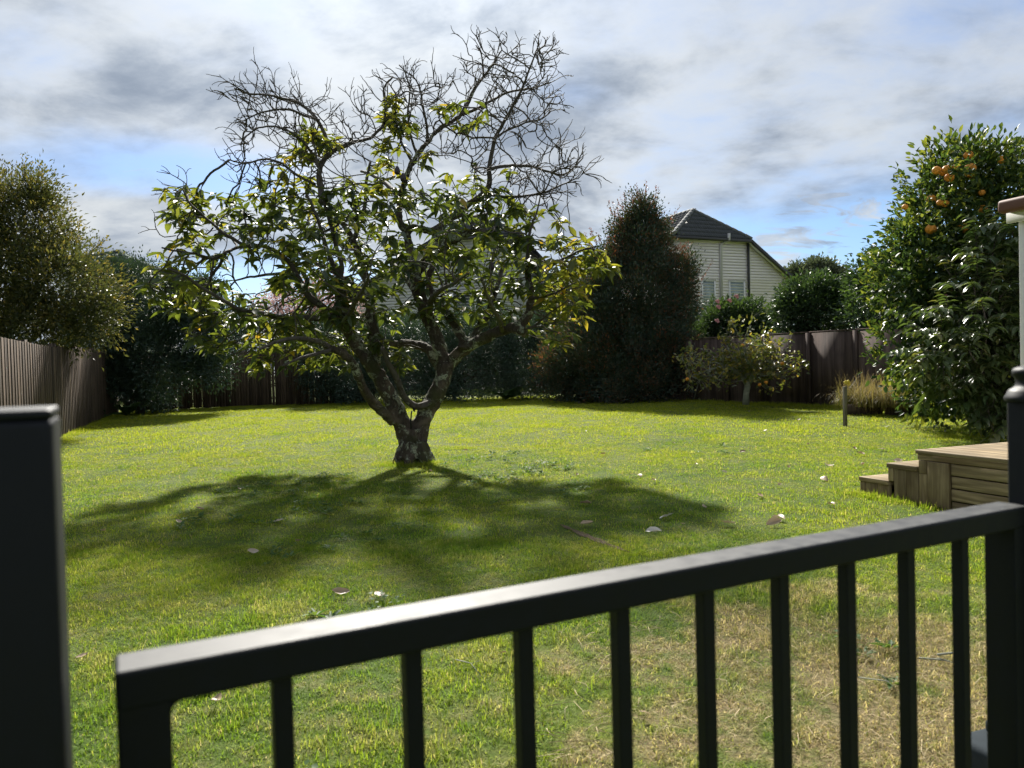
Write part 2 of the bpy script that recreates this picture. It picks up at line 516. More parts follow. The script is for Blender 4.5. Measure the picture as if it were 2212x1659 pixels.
m_, t = mat('bark')
pos = sat_pos(t)
n1 = t.noise(pos, 3.2, 6, 0.62, 0.4)
n2 = t.noise(t.mapping(pos, (1, 1, 0.35)), 38.0, 5, 0.7)
c = t.ramp(n2, [(0.25, (0.022, 0.018, 0.015)), (0.6, (0.075, 0.060, 0.048)), (0.85, (0.14, 0.115, 0.09))])
c = t.mix(t.smooth(n1, 0.5, 0.64, 0.0, 0.75), c, (0.15, 0.12, 0.09))
vor = t.new('ShaderNodeTexVoronoi'); t.link(pos, vor.inputs['Vector']); vor.inputs['Scale'].default_value = 11.0
lich = t.noise(t.vmath('ADD', pos, (5, 2, 1)), 5.0, 6, 0.68, 0.6)
lm = t.math('MULTIPLY', t.smooth(lich, 0.515, 0.585), t.smooth(t.noise(pos, 42.0, 3, 0.6), 0.36, 0.5))
c = t.mix(lm, c, t.ramp(n2, [(0.3, (0.26, 0.29, 0.21)), (0.7, (0.46, 0.48, 0.37))]))
moss = t.smooth(t.noise(t.vmath('ADD', pos, (1, 9, 4)), 2.1, 4, 0.6), 0.53, 0.68, 0.0, 0.6)
c = t.mix(moss, c, (0.05, 0.06, 0.018))
h = t.math('ADD', n2, t.math('MULTIPLY', lm, 0.6))
finish(t, principled(t, c, 0.85, 0.2, bump(t, h, 0.9, 0.02))); M_BARK = m_

m_, t = mat('twig_bark')
pos = sat_pos(t)
finish(t, principled(t, t.mix(t.noise(pos, 12.0, 4, 0.6), (0.03, 0.025, 0.022), (0.13, 0.115, 0.10)), 0.8, 0.2)); M_TWIG = m_

m_, t = mat('pale_bark')
pos = sat_pos(t)
finish(t, principled(t, t.mix(t.noise(pos, 25.0, 4, 0.6), (0.11, 0.12, 0.09), (0.34, 0.35, 0.28)), 0.85, 0.2)); M_PALEBARK = m_

def wood_material(name, dark, lightc, axis_scale, streak=30.0, rnd=0.35, rough=0.8, rings=False, stain=None):
    m, t = mat(name)
    tcn = t.new('ShaderNodeTexCoord')
    oi = t.new('ShaderNodeObjectInfo')
    off = t.new('ShaderNodeCombineXYZ')
    for k in range(3): t.link(t.math('MULTIPLY', oi.outputs['Random'], 37.0 + 11 * k), off.inputs[k])
    v = t.vmath('ADD', tcn.outputs['Object'], off.outputs[0])
    g = t.noise(t.mapping(v, axis_scale), streak, 6, 0.65, 0.6)
    big = t.noise(t.mapping(v, tuple(0.5 + 0.5 * s for s in axis_scale)), 2.2, 4, 0.6)
    c = t.mix(t.smooth(g, 0.3, 0.72), dark, lightc)
    if rings:
        w = t.new('ShaderNodeTexWave', wave_type='BANDS', bands_direction='Z')
        t.link(t.mapping(v, tuple(0.25 + s * 1.0 for s in axis_scale)), w.inputs['Vector'])
        w.inputs['Scale'].default_value = 6.0; w.inputs['Distortion'].default_value = 9.0; w.inputs['Detail'].default_value = 3.0; w.inputs['Detail Scale'].default_value = 0.7
        c = t.mix(t.math('MULTIPLY', w.outputs['Fac'], 0.45), c, tuple(x * 0.45 for x in dark))
    c = t.mix(t.smooth(big, 0.42, 0.7, 0.0, 0.6), c, stain or tuple(x * 0.55 for x in dark))
    k = t.math('ADD', 1.0 - rnd, t.math('MULTIPLY', oi.outputs['Random'], 2 * rnd))
    sc = t.vmath('SCALE', c); t.link(k, sc.node.inputs['Scale'])
    finish(t, principled(t, sc, rough, 0.25, bump(t, g, 0.35, 0.006)))
    return m
M_PALING = wood_material('fence_paling_wood', (0.034, 0.023, 0.016), (0.145, 0.105, 0.075), (1, 1, 0.03), 45.0, 0.35)
M_FPANEL = wood_material('fence_panel_sheet', (0.045, 0.030, 0.026), (0.15, 0.108, 0.092), (1, 1, 0.05), 9.0, 0.25, 0.85, stain=(0.028, 0.019, 0.018))
M_DECK = wood_material('deck_timber', (0.17, 0.125, 0.068), (0.40, 0.31, 0.18), (0.05, 1, 1), 26.0, 0.22, 0.7, True, (0.085, 0.05, 0.02))
M_DECKV = wood_material('deck_timber_upright', (0.15, 0.11, 0.06), (0.34, 0.265, 0.15), (1, 1, 0.06), 26.0, 0.22, 0.7, False, (0.075, 0.045, 0.02))
M_STAKE = wood_material('stake_timber', (0.11, 0.095, 0.08), (0.28, 0.25, 0.21), (1, 1, 0.05), 40.0, 0.1)

def plain(name, col, rough=0.6, spec=0.4, noise=0.12, scale=8.0, metallic=0.0, bumps=0.0):
    m, t = mat(name)
    pos = sat_pos(t)
    n = t.noise(pos, scale, 5, 0.6)
    c = t.mix(n, tuple(x * (1 - noise) for x in col), tuple(min(1, x * (1 + noise)) for x in col))
    finish(t, principled(t, c, rough, spec, bump(t, n, bumps, 0.01) if bumps else None, metallic))
    return m
M_BOARD = plain('weatherboard_paint', (0.84, 0.79, 0.79), 0.55, 0.4, 0.07, 3.0)
M_BOARD2 = plain('grey_weatherboard_paint', (0.55, 0.56, 0.56), 0.55, 0.4, 0.07, 3.0)
M_TILE = plain('roof_tile', (0.075, 0.08, 0.088), 0.85, 0.2, 0.25, 5.0, 0, 0.2)
M_RIDGE = plain('ridge_tile', (0.12, 0.125, 0.13), 0.8, 0.25, 0.2, 6.0)
M_TRIM = plain('dark_trim', (0.035, 0.036, 0.038), 0.45, 0.5, 0.15, 6.0)
M_WHITE = plain('white_paint', (0.78, 0.78, 0.77), 0.45, 0.5, 0.04, 5.0)
M_PIPE = plain('grey_pipe', (0.52, 0.51, 0.50), 0.4, 0.5, 0.05, 5.0)
M_BASE = plain('base_wall', (0.09, 0.095, 0.10), 0.8, 0.3, 0.2, 4.0)
M_BROWN = plain('brown_gutter', (0.15, 0.072, 0.052), 0.6, 0.3, 0.1, 6.0)
M_REDROOF = plain('red_roof', (0.16, 0.06, 0.045), 0.7, 0.3, 0.25, 3.0)
M_GREENROOF = plain('green_grey_roof', (0.08, 0.10, 0.095), 0.95, 0.05, 0.2, 3.0)
M_ORANGE = plain('orange_peel', (0.60, 0.25, 0.03), 0.55, 0.35, 0.15, 30.0, 0, 0.15)
M_AVOFRUIT = plain('avocado_skin', (0.028, 0.018, 0.026), 0.5, 0.5, 0.3, 40.0, 0, 0.4)
M_PETAL = plain('pink_petal', (0.60, 0.26, 0.25), 0.6, 0.3, 0.2, 10.0)
M_YPETAL = plain('yellow_petal', (0.75, 0.6, 0.06), 0.6, 0.3, 0.1, 10.0)
M_STRAW = plain('straw', (0.52, 0.42, 0.26), 0.7, 0.2, 0.25, 20.0)
M_STRAP = plain('black_strap', (0.015, 0.015, 0.016), 0.7, 0.3, 0.1, 10.0)
M_BLOCK = plain('grey_block', (0.028, 0.036, 0.042), 0.85, 0.12, 0.2, 30.0, 0, 0.15)
m_, t = mat('window_glass')
finish(t, principled(t, (0.30, 0.36, 0.37), 0.12, 0.6)); M_GLASS = m_
m_, t = mat('dark_window_glass')
finish(t, principled(t, (0.03, 0.035, 0.04), 0.08, 0.6)); M_DGLASS = m_
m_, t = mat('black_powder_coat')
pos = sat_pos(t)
coat_mottle = t.noise(pos, 38.0, 5, 0.62)
c = t.mix(t.smooth(coat_mottle, 0.42, 0.75, 0.0, 0.5), (0.0015, 0.0028, 0.006), (0.005, 0.007, 0.011))
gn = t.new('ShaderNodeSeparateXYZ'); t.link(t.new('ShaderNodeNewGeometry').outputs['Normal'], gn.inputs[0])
c = t.mix(t.math('MULTIPLY', t.smooth(gn.outputs['Z'], 0.9, 0.995), t.smooth(coat_mottle, 0.25, 0.7, 0.12, 0.34)), c, (0.22, 0.22, 0.21))   # up-facing faces coloured paler, imitating the bright sheen along the rail top
finish(t, principled(t, c, t.smooth(coat_mottle, 0.3, 0.7, 0.50, 0.60), 0.28)); M_BLACK = m_

# ------------------------------------------------------------------ ground
def graded(lo, hi, near_step, far):
    a = list(np.arange(lo, hi + 1e-6, near_step))
    s = near_step
    v = hi
    while v < far:
        s *= 1.5; v += s; a.append(v)
    s = near_step; v = lo; pre = []
    while v > -far:
        s *= 1.5; v -= s; pre.append(v)
    return np.array(pre[::-1] + a)
gx = graded(-14, 14, 0.4, 600); gy = graded(-2, 30, 0.4, 600)
XX, YY = np.meshgrid(gx, gy)
ZZ = ground_z(XX, YY)
V = np.stack([XX, YY, ZZ], -1).reshape(-1, 3)
nx, ny = len(gx), len(gy)
i = np.arange(ny - 1)[:, None] * nx; j = np.arange(nx - 1)[None]
F = np.stack([i + j, i + j + 1, i + nx + j + 1, i + nx + j], -1).reshape(-1, 4)
ground = add('ground', mesh_np('ground', V, F, M_SOIL, True))
tag(ground, 'lawn ground stretching from the railing to the back fences', kind='structure')

# ------------------------------------------------------------------ fences
def np3(v): return np.array([v[0], v[1], v[2]], float)

PAL_CACHE = {}
def paling_mesh(k):
    if k not in PAL_CACHE:
        r = random.Random(k)
        w = 0.093 + r.uniform(-0.006, 0.004)
        mb = MB()
        lean = r.uniform(-0.006, 0.006)
        mb.prism([(-w / 2, 0, 0), (w / 2, 0, 0), (w / 2 + lean, 0, 1.0), (-w / 2 + lean, 0, 1.0 + r.uniform(-0.004, 0.004))], (0, 0.019, 0))
        PAL_CACHE[k] = mb.mesh('paling', M_PALING)
    return PAL_CACHE[k]

def paling_fence(name, label, a, b, height, step=0.07, bay=2.4, start=0.0, zbase=None):
    a = Vector(a); b = Vector(b)
    d = (b - a); L = d.length; d.normalize()
    ang = math.atan2(d.y, d.x)
    root = empty(name, (a.x, a.y, gz(a.x, a.y)))
    tag(root, label, 'fence')
    rot = Matrix.Rotation(ang, 4, 'Z')
    r = random.Random(len(name))
    s = 0.0; k = 0
    nb = int(L / bay) + 1
    tops = []
    for q in range(nb):
        c = a + d * min(L, (q + 0.5) * bay)
        tops.append(gz(c.x, c.y) + height + r.uniform(-0.05, 0.05))
    while s < L:
        q = int(s / bay)
        p = a + d * (s + 0.05)
        z0 = gz(p.x, p.y) + r.uniform(0.0, 0.03)
        z1 = tops[min(q, nb - 1)] + r.uniform(-0.008, 0.008)
        m = Matrix.Translation((p.x, p.y, z0)) @ rot @ Matrix.Translation((0, 0.005 * (k % 2) + r.uniform(0, 0.002), 0)) @ Matrix.Rotation(r.uniform(-0.01, 0.01), 4, 'Z') @ Matrix.Diagonal((1, 1, z1 - z0, 1))
        add('paling', paling_mesh(k % 9), root, m)
        s += 0.0895 + (0.0 if r.random() < 0.86 else r.uniform(0.006, 0.011)); k += 1
    n = Vector((-d.y, d.x, 0))
    if n.dot(Vector((0, 15, 0)) - a) > 0: n = -n           # posts and rails stand on the far side
    for q in range(nb):
        c0 = a + d * (q * bay); c1 = a + d * min(L, (q + 1) * bay)
        mb = MB(); zt = tops[q]
        g0 = gz(c0.x, c0.y)
        o = c0 + n * 0.09
        mb.box((o.x, o.y, (g0 + zt - 0.05) / 2), (0.1, 0.1, zt - 0.05 - g0 + 0.2))
        mb.build('post', M_PALING, root)
        for f in (0.14, 0.86):
            z = g0 + f * (zt - g0)
            c = (c0 + c1) / 2 + n * 0.05
            mb = MB()
            mb.box((c.x, c.y, z), ((c1 - c0).length - 0.02, 0.045, 0.07), np.array(rot.to_3x3()))
            mb.build('rail', M_PALING, root)
    return root

paling_fence('paling_fence', 'weathered brown paling fence with stepped tops along the side under the olive-green tree', (-5.7, 6.4, 0), (-12.3, 24.0, 0), 1.86)
paling_fence('paling_fence', 'dark brown paling fence in shade at the back beside the dark bush', (-12.2, 24.2, 0), (-4.7, 26.3, 0), 1.80)

# right-hand fence of sheets between battens
FS = Vector((2.2, 25.6, 0)); FD = Vector((0.6, -0.8, 0))
FTOP = 1.90
fence = empty('panel_fence', (FS.x, FS.y, gz(FS.x, FS.y)))
tag(fence, 'dark brown sheet fence with upright posts behind the little citrus tree', 'fence')
fang = math.atan2(FD.y, FD.x)
FR = np.array(Matrix.Rotation(fang, 3, 'Z'))
FN = Vector((FD.y, -FD.x, 0))                  # towards the lawn
if FN.dot(Vector((0, 10, 0)) - FS) < 0: FN = -FN
for k in range(13):
    a0 = FS + FD * (k * 1.21); c = a0 + FD * 0.6
    zb = gz(c.x, c.y) - 0.05
    mb = MB()
    ztop = FTOP + 0.012 * math.sin(k * 2.1)
    mb.box((0, 0, (ztop - zb) / 2), (1.195, 0.018, ztop - zb))
    me = mb.mesh('panel', M_FPANEL)
    add('panel', me, fence, Matrix.Translation((c.x, c.y, zb)) @ Matrix.Rotation(fang, 4, 'Z'))
    mb = MB()
    o = a0 + FN * 0.035
    mb.box((0, 0, (FTOP + 0.02 - zb) / 2), (0.10, 0.05, FTOP + 0.02 - zb))
    add('post', mb.mesh('post', M_FPANEL), fence, Matrix.Translation((o.x, o.y, zb)) @ Matrix.Rotation(fang, 4, 'Z'))
    mb = MB()
    mb.box((0, 0, 0), (1.15, 0.10, 0.03))
    o = a0 + FD * 0.605 - FN * 0.02
    add('cap', mb.mesh('cap', M_FPANEL), fence, Matrix.Translation((o.x, o.y, FTOP + 0.036)) @ Matrix.Rotation(fang, 4, 'Z'))

# ------------------------------------------------------------------ houses
def tile_mesh():
    """one concrete roof tile, 0.30 wide and 0.40 long, double-roll profile; x across, y down the slope"""
    if 'tile' in PAL_CACHE: return PAL_CACHE['tile']
    xs = np.linspace(-0.15, 0.15, 9)
    zs = 0.022 * np.cos((xs + 0.15) / 0.15 * 2 * np.pi) + 0.02
    V = []; 
    for y, dz in ((0.0, 0.0), (0.40, 0.028), (0.40, 0.0)):
        for x, z in zip(xs, zs): V.append((x, y, z + dz if y > 0 or True else z))
    F = []
    for r_ in range(2):
        for q in range(8):
            F.append((r_ * 9 + q, r_ * 9 + q + 1, (r_ + 1) * 9 + q + 1, (r_ + 1) * 9 + q))
    PAL_CACHE['tile'] = mesh_np('tile', V, np.array(F)[:, ::-1], M_TILE)
    return PAL_CACHE['tile']

def inside_poly(p, poly):
    x, y = p; c = False
    n = len(poly)
    for i in range(n):
        x0, y0 = poly[i]; x1, y1 = poly[i - 1]
        if (y0 > y) != (y1 > y) and x < (x1 - x0) * (y - y0) / (y1 - y0) + x0: c = not c
    return c

def tile_face(roof, corners, eave_dir, keep=None):
    """cover a flat roof face with tiles. corners: world points; eave_dir: unit vector along the eave"""
    c = [np3(p) for p in corners]
    e = nrm(np3(eave_dir))
    n = nrm(np.cross(c[1] - c[0], c[2] - c[0]))
    if n[2] < 0: n = -n
    down = np.cross(e, n)
    if down[2] > 0: down = -down
    if np.dot(np.cross(e, down), n) < 0: e = -e
    o = c[0]
    poly = [(float(np.dot(p - o, e)), float(np.dot(p - o, down))) for p in c]
    mb = MB()
    mb.prism([Vector(p - n * 0.03) for p in c], Vector(-n * 0.02))
    mb.build('roof_sheet', M_TRIM, roof)
    us = [p[0] for p in poly]; vs_ = [p[1] for p in poly]
    m3 = np.stack([e, down, n], 1)
    v = max(vs_); row = 0
    while v > min(vs_):
        u = min(us) + 0.15
        while u < max(us):
            if inside_poly((u, v - 0.18), poly) and (keep is None or keep(o + e * u + down * (v - 0.2))):
                pos = o + e * u + down * (v - 0.40) + n * 0.005
                mm = Matrix(((m3[0][0], m3[0][1], m3[0][2], pos[0]), (m3[1][0], m3[1][1], m3[1][2], pos[1]), (m3[2][0], m3[2][1], m3[2][2], pos[2]), (0, 0, 0, 1)))
                add('tile', tile_mesh(), roof, mm)
            u += 0.30
        v -= 0.36; row += 1

def ridge_line(roof, p0, p1, mat_, step=0.40):
    p0 = Vector(p0); p1 = Vector(p1); d = p1 - p0; L = d.length; d.normalize()
    k = int(L / step) + 1
    for q in range(k):
        a = p0 + d * (q * L / k); b = p0 + d * ((q + 1) * L / k + 0.02)
        V, Fq, Ft = tube_arrays([a + Vector((0, 0, 0.02)), b + Vector((0, 0, 0.035))], [0.105, 0.125], 8)
        add('ridge_tile', mesh_np('ridge_tile', V, [Fq, Ft], mat_, True), roof)

def gable_house(name, label, O, w, outline, zbase, pitch_m, board_mat, setback=1.3, rise=1.5, depth=9.0, windows=(), pipes=(), zfoot=0.0, right_drop=True):
    """a weatherboard gable end with a clipped (hipped) top.
    O: wall centre at z=0, w: unit vector along the wall, outline: (half_top_l, half_top_r, z_top, half_low_l, z_low_l, half_low_r, z_low_r)"""
    O = Vector(O); w = Vector(w).normalized()
    n = Vector((w.y, -w.x, 0))                   # out of the wall, towards the garden
    if n.y > 0: n = -n
    tl, tr_, zt, ll, zll, lr, zlr = outline
    root = empty(name, (O.x, O.y, zfoot))
    tag(root, label, 'house')
    def W(u, z, out=0.0): return O + w * u + n * out + Vector((0, 0, z))
    # backing wall
    mb = MB()
    mb.prism([W(-ll, zfoot), W(lr, zfoot), W(lr, zlr), W(tr_, zt), W(-tl, zt), W(-ll, zll)], -n * depth)
    wall = mb.build('wall', M_BASE, root)
    def half(z, side):
        h, zz, t_ = (ll, zll, tl) if side < 0 else (lr, zlr, tr_)
        if z <= zz: return h
        return h + (t_ - h) * (z - zz) / (zt - zz)
    z = zbase; k = 0
    while z < zt - 0.04:
        z2 = min(z + pitch_m, zt)
        a0, a1 = half(z, -1), half(z2, -1); b0, b1 = half(z, 1), half(z2, 1)
        mb = MB()
        # each board leans out at its foot and laps over the one below
        bot = 0.062; top = 0.008
        pts_f = [W(-a0, z - 0.012, bot), W(b0, z - 0.012, bot), W(b1, z2, top), W(-a1, z2, top)]
        pts_b = [W(-a0, z - 0.012, 0.018), W(b0, z - 0.012, 0.018), W(b1, z2, 0.003), W(-a1, z2, 0.003)]
        bb = mb.addv([tuple(p) for p in pts_f + pts_b])
        for q in ((0, 1, 2, 3), (7, 6, 5, 4), (0, 4, 5, 1), (1, 5, 6, 2), (2, 6, 7, 3), (3, 7, 4, 0)):
            mb.Fq.append([bb + i_ for i_ in q])
        mb.build('weatherboard', board_mat, wall)
        z = z2; k += 1
    # roof
    ov = 0.28
    cm = (tr_ - tl) / 2
    ap = W(cm, zt + rise, -setback)
    eL = W(-tl - 0.12, zt - 0.02, ov); eR = W(tr_ + 0.12, zt - 0.02, ov)
    back = -n * depth
    sl = (zt - zll) / max(0.01, (ll - tl)); sr = (zt - zlr) / max(0.01, (lr - tr_))
    lowL = W(-ll - 0.35, zll - 0.35 * sl, ov); lowR = W(lr + 0.35, zlr - 0.35 * sr, ov)
    roof = empty('roof', (0, 0, 0)); roof.parent = root; roof.matrix_local = parent_world(root).inverted()
    tile_face(roof, [eL, eR, ap], w)
    rb = ap + back * 0.7
    lowLb = lowL + (rb - ap) - n * (setback + ov)
    of = np3(O); nn = np3(n)
    tile_face(roof, [eL, ap, rb, lowLb, lowL], n, keep=lambda p: np.dot(p - of, -nn) < 4.3 and p[2] > zt - 1.2)
    mb = MB(); mb.prism([eR, lowR, lowR + back, rb, ap], Vector((0, 0, -0.03))); mb.build('roof_sheet', M_TILE, roof)
    ridge_line(roof, eL, ap, M_RIDGE); ridge_line(roof, eR, ap, M_RIDGE); ridge_line(roof, ap, rb, M_RIDGE)
    # gutter on the clipped end, barge boards down the sides, pale soffit line below
    def beam(p, q, hh, dd, m_, nm, off=Vector((0, 0, 0))):
        p = p + off; q = q + off
        mb = MB(); mb.prism([p, q, q + Vector((0, 0, -hh)), p + Vector((0, 0, -hh))], n * dd); mb.build(nm, m_, root)
    beam(eL, eR, 0.16, 0.09, M_TRIM, 'gutter', Vector((0, 0, -0.01)))
    beam(eL, lowL, 0.24, 0.05, M_TRIM, 'barge_board', n * 0.001); beam(eR, lowR, 0.24, 0.05, M_TRIM, 'barge_board', n * 0.001)
    beam(W(-tl, zt - 0.08, 0.05), W(tr_, zt - 0.08, 0.05), 0.10, 0.10, M_WHITE, 'soffit')
    beam(W(-tl, zt - 0.10, 0.05), W(-ll, zll - 0.10, 0.05), 0.10, 0.16, M_WHITE, 'soffit'); beam(W(tr_, zt - 0.10, 0.05), W(lr, zlr - 0.10, 0.05), 0.10, 0.16, M_WHITE, 'soffit')
    for (u0, u1, z0, z1, gm) in windows:
        win = empty('window', (0, 0, 0)); win.parent = root; win.matrix_local = parent_world(root).inverted()
        f = 0.07
        mb = MB(); mb.prism([W(u0, z0, 0.02), W(u1, z0, 0.02), W(u1, z1, 0.02), W(u0, z1, 0.02)], n * 0.03); mb.build('pane', gm, win)
        for (p0, p1, q0, q1) in ((u0 - f, u0, z0 - f, z1 + f), (u1, u1 + f, z0 - f, z1 + f), (u0, u1, z0 - f, z0), (u0, u1, z1, z1 + f)):
            mb = MB(); mb.prism([W(p0, q0, 0.03), W(p1, q0, 0.03), W(p1, q1, 0.03), W(p0, q1, 0.03)], n * 0.05); mb.build('frame', M_WHITE, win)
        mb = MB(); mb.prism([W(u0 - f - 0.03, z1 + f, 0.03), W(u1 + f + 0.03, z1 + f, 0.03), W(u1 + f + 0.03, z1 + f + 0.035, 0.03), W(u0 - f - 0.03, z1 + f + 0.035, 0.03)], n * 0.075); mb.build('head_flashing', M_PIPE, win)
    for (pts_, r_, m_) in pipes:
        mb = MB(); mb.tube([W(*q) for q in pts_], [r_] * len(pts_), 8); mb.build('downpipe', m_, root, True)
    return root, W

HW = Vector((0.91, 0.41, 0))
HO = P(1537, 700, 40.0); HO.z = 0
h1, W1 = gable_house('house', 'cream weatherboard house with grey tiled roof and two small windows behind the fence', HO, HW,
    (2.42, 2.42, 7.72, 5.5, 5.70, 5.5, 5.70), 3.80, 0.152, M_BOARD, 1.35, 1.66, 9.0,
    windows=[(-0.55, 0.18, 3.95, 5.46, M_GLASS), (1.22, 2.12, 3.95, 5.46, M_GLASS)],
    pipes=[([(0.98, 7.95, 0.33), (0.98, 7.62, 0.33), (0.82, 7.50, 0.20), (0.62, 7.40, 0.09), (0.60, 3.9, 0.09)], 0.075, M_PIPE),
           ([(2.44, 7.58, 0.12), (2.44, 3.6, 0.10)], 0.06, M_TRIM)])

H2W = Vector((0.985, -0.17, 0))
H2O = P(975, 700, 39.0); H2O.z = 0
h2, W2 = gable_house('house', 'pale grey weatherboard house glimpsed behind the big leafy tree', H2O, H2W,
    (0.6, 3.6, 7.9, 6.6, 4.6, 3.95, 7.55), 2.6, 0.15, M_BOARD2, 1.6, 1.22, 9.0,
    windows=[(0.15, 1.25, 3.6, 5.1, M_DGLASS)],
    pipes=[([(-0.55, 7.7, 0.1), (-0.55, 2.7, 0.1)], 0.055, M_WHITE)])

def hip_house(name, label, c, sx, sy, zw, rise, rm, wm, foot):
    root = empty(name, (c[0], c[1], foot)); tag(root, label, 'house')
    mb = MB(); mb.box((c[0], c[1], (zw + foot) / 2), (sx, sy, zw - foot)); mb.build('wall', wm, root)
    o = 0.4; x0, x1, y0, y1 = c[0] - sx / 2 - o, c[0] + sx / 2 + o, c[1] - sy / 2 - o, c[1] + sy / 2 + o
    rx0, rx1 = x0 + sy / 2 + o, x1 - sy / 2 - o
    if rx1 < rx0: rx0 = rx1 = c[0]
    V = [(x0, y0, zw), (x1, y0, zw), (x1, y1, zw), (x0, y1, zw), (rx0, c[1], zw + rise), (rx1 + 0.05, c[1], zw + rise)]
    me = mesh_np('roof', V, [np.array([(0, 1, 5, 4), (2, 3, 4, 5), (0, 3, 2, 1)]), np.array([(1, 2, 5), (3, 0, 4)])], rm)
    roof = add('roof', me, root)
    ridge_line(roof, V[0], V[4], rm); ridge_line(roof, V[1], V[5], rm); ridge_line(roof, V[4], V[5], rm)
    mb = MB(); mb.box((c[0], y0 - 0.05, zw - 0.06), (sx + 2 * o, 0.1, 0.12)); mb.build('gutter', M_TRIM, root)
    return root
pr = P(187, 527, 34.0)
hip_house('house', 'grey-green roof peak showing above the olive-green tree', (pr.x + 0.2, 36.5), 3.0, 5.0, pr.z - 0.9, 0.9, M_GREENROOF, M_BOARD2, 0.1)
pr = P(1866, 596, 46.0)
hip_house('house', 'red-brown roof peeping between the clipped camellia and the tall citrus', (pr.x + 3.2, 49.0), 9.5, 6.0, pr.z - 1.6, 1.6, M_REDROOF, M_BOARD, 0.1)

# ------------------------------------------------------------------ deck with steps, cabin
DA = Vector((3.45, 6.55, 0)); da = Vector((0.36, -0.933, 0)); db = Vector((0.933, 0.36, 0))
DZ = gz(3.45, 6.55)
deck_root = empty('timber_steps', (DA.x, DA.y, DZ))
tag(deck_root, 'timber deck with two steps down to the lawn beside the railing', 'steps')
def Dp(s, q, z): return DA + da * s + db * q + Vector((0, 0, z))      # s towards camera, q into the deck
DM = Matrix(((da.x, db.x, 0, 0), (da.y, db.y, 0, 0), (0, 0, 1, 0), (0, 0, 0, 1)))
def dbox(name, s0, s1, q0, q1, z0, z1, m_, bevel=0.004):
    mb = MB(); mb.box((0, 0, 0), (abs(s1 - s0), abs(q1 - q0), abs(z1 - z0)))
    c = Dp((s0 + s1) / 2, (q0 + q1) / 2, DZ + (z0 + z1) / 2)
    o = add(name, mb.mesh(name, m_), deck_root, Matrix.Translation(c) @ DM)
    md = o.modifiers.new('bevel', 'BEVEL'); md.width = bevel; md.segments = 2
    return o
DT = 0.47
LEN = 2.6; WID = 2.2
# deck top boards run along the deck's length
for k in range(16):
    q0 = k * 0.142 - 0.012
    dbox('deck_board', -0.02, LEN, q0, q0 + 0.138, DT - 0.032, DT, M_DECK)
dbox('edge_board', -0.014, LEN, 0.006, 0.05, DT - 0.085, DT - 0.0335, M_DECK)
# upright boards of the side
dbox('upright_board', 0.002, 0.085, 0.0, 0.03, DT - 0.20, DT - 0.088, M_DECKV)
dbox('upright_board', 0.002, 0.095, 0.004, 0.03, -0.05, DT - 0.202, M_DECKV)
dbox('upright_board', 0.097, 0.30, -0.012, 0.02, -0.05, DT - 0.088, M_DECKV)
for k in range(4):
    z1 = DT - 0.09 - k * 0.104
    dbox('side_board', 0.303, LEN, 0.012 + 0.004 * (k % 2), 0.04, z1 - 0.094 if k < 3 else -0.05, z1, M_DECK)
# steps
for (s1, s0, zt, lab) in ((-0.003, -0.30, 0.325, 2), (-0.303, -0.62, 0.165, 1)):
    dbox('tread', s0 - 0.02, s1, -0.015, 0.135, zt - 0.04, zt, M_DECK)
    for k in range(1, 14):
        dbox('tread', s0 - 0.02, s1, k * 0.142 - 0.005, k * 0.142 + 0.135, zt - 0.04, zt, M_DECK)
    n_ = 2
    wd = (s1 - s0 - 0.045) / n_
    for k in range(n_):
        dbox('upright_board', s0 + 0.045 + k * wd + 0.001, s0 + 0.045 + (k + 1) * wd - 0.001, 0.0 + 0.003 * k, 0.03, -0.05, zt - 0.042, M_DECKV)
    dbox('corner_post', s0 - 0.012, s0 + 0.043, -0.006, 0.05, 0.0 if lab == 1 else 0.167, zt - 0.042, M_DECKV)
    dbox('riser_board', s0 - 0.008, s0 + 0.02, 0.06, WID, -0.05, zt - 0.042, M_DECK)
dbox('riser_board', 0.001, 0.03, 0.06, WID, 0.30, DT - 0.034, M_DECK)

# cabin whose eave shows at the right edge
CC = DA + db * 1.29
cabin = empty('cabin', (CC.x, CC.y, DZ))
tag(cabin, 'white cabin with brown gutter, its eave and corner at the edge beside the citrus', 'cabin')
def Cp(s, q, z): return CC + da * s + db * q + Vector((0, 0, z))
def cbox(name, s0, s1, q0, q1, z0, z1, m_, parent=cabin, bevel=0.0):
    mb = MB(); mb.box((0, 0, 0), (abs(s1 - s0), abs(q1 - q0), abs(z1 - z0)))
    o = add(name, mb.mesh(name, m_), parent, Matrix.Translation(Cp((s0 + s1) / 2, (q0 + q1) / 2, (z0 + z1) / 2)) @ DM)
    if bevel:
        md = o.modifiers.new('bevel', 'BEVEL'); md.width = bevel; md.segments = 3
    return o
cbox('wall', 0.02, 3.2, 0.02, 3.0, DZ - 0.05, 2.55, M_WHITE)
for k in range(13):
    cbox('weatherboard', 0.101, 3.2, -0.004, 0.018, 0.3 + k * 0.17, 0.3 + k * 0.17 + 0.166, M_WHITE)
cbox('corner_board', -0.005, 0.10, -0.012, 0.10, DZ - 0.05, 2.5, M_WHITE, bevel=0.004)
cbox('soffit', -0.07, 3.4, -0.06, 3.2, 2.50, 2.53, M_WHITE)
cbox('fascia', -0.068, 3.4, -0.085, -0.062, 2.45, 2.64, M_WHITE)
gut = cbox('gutter', -0.09, 3.4, -0.18, -0.088, 2.535, 2.655, M_BROWN, bevel=0.03)
mb = MB()
mb.prism([Cp(-0.06, -0.10, 2.60), Cp(3.4, -0.10, 2.60), Cp(3.4, 1.5, 2.72), Cp(-0.06, 1.5, 2.72)], Vector((0, 0, 0.03)))
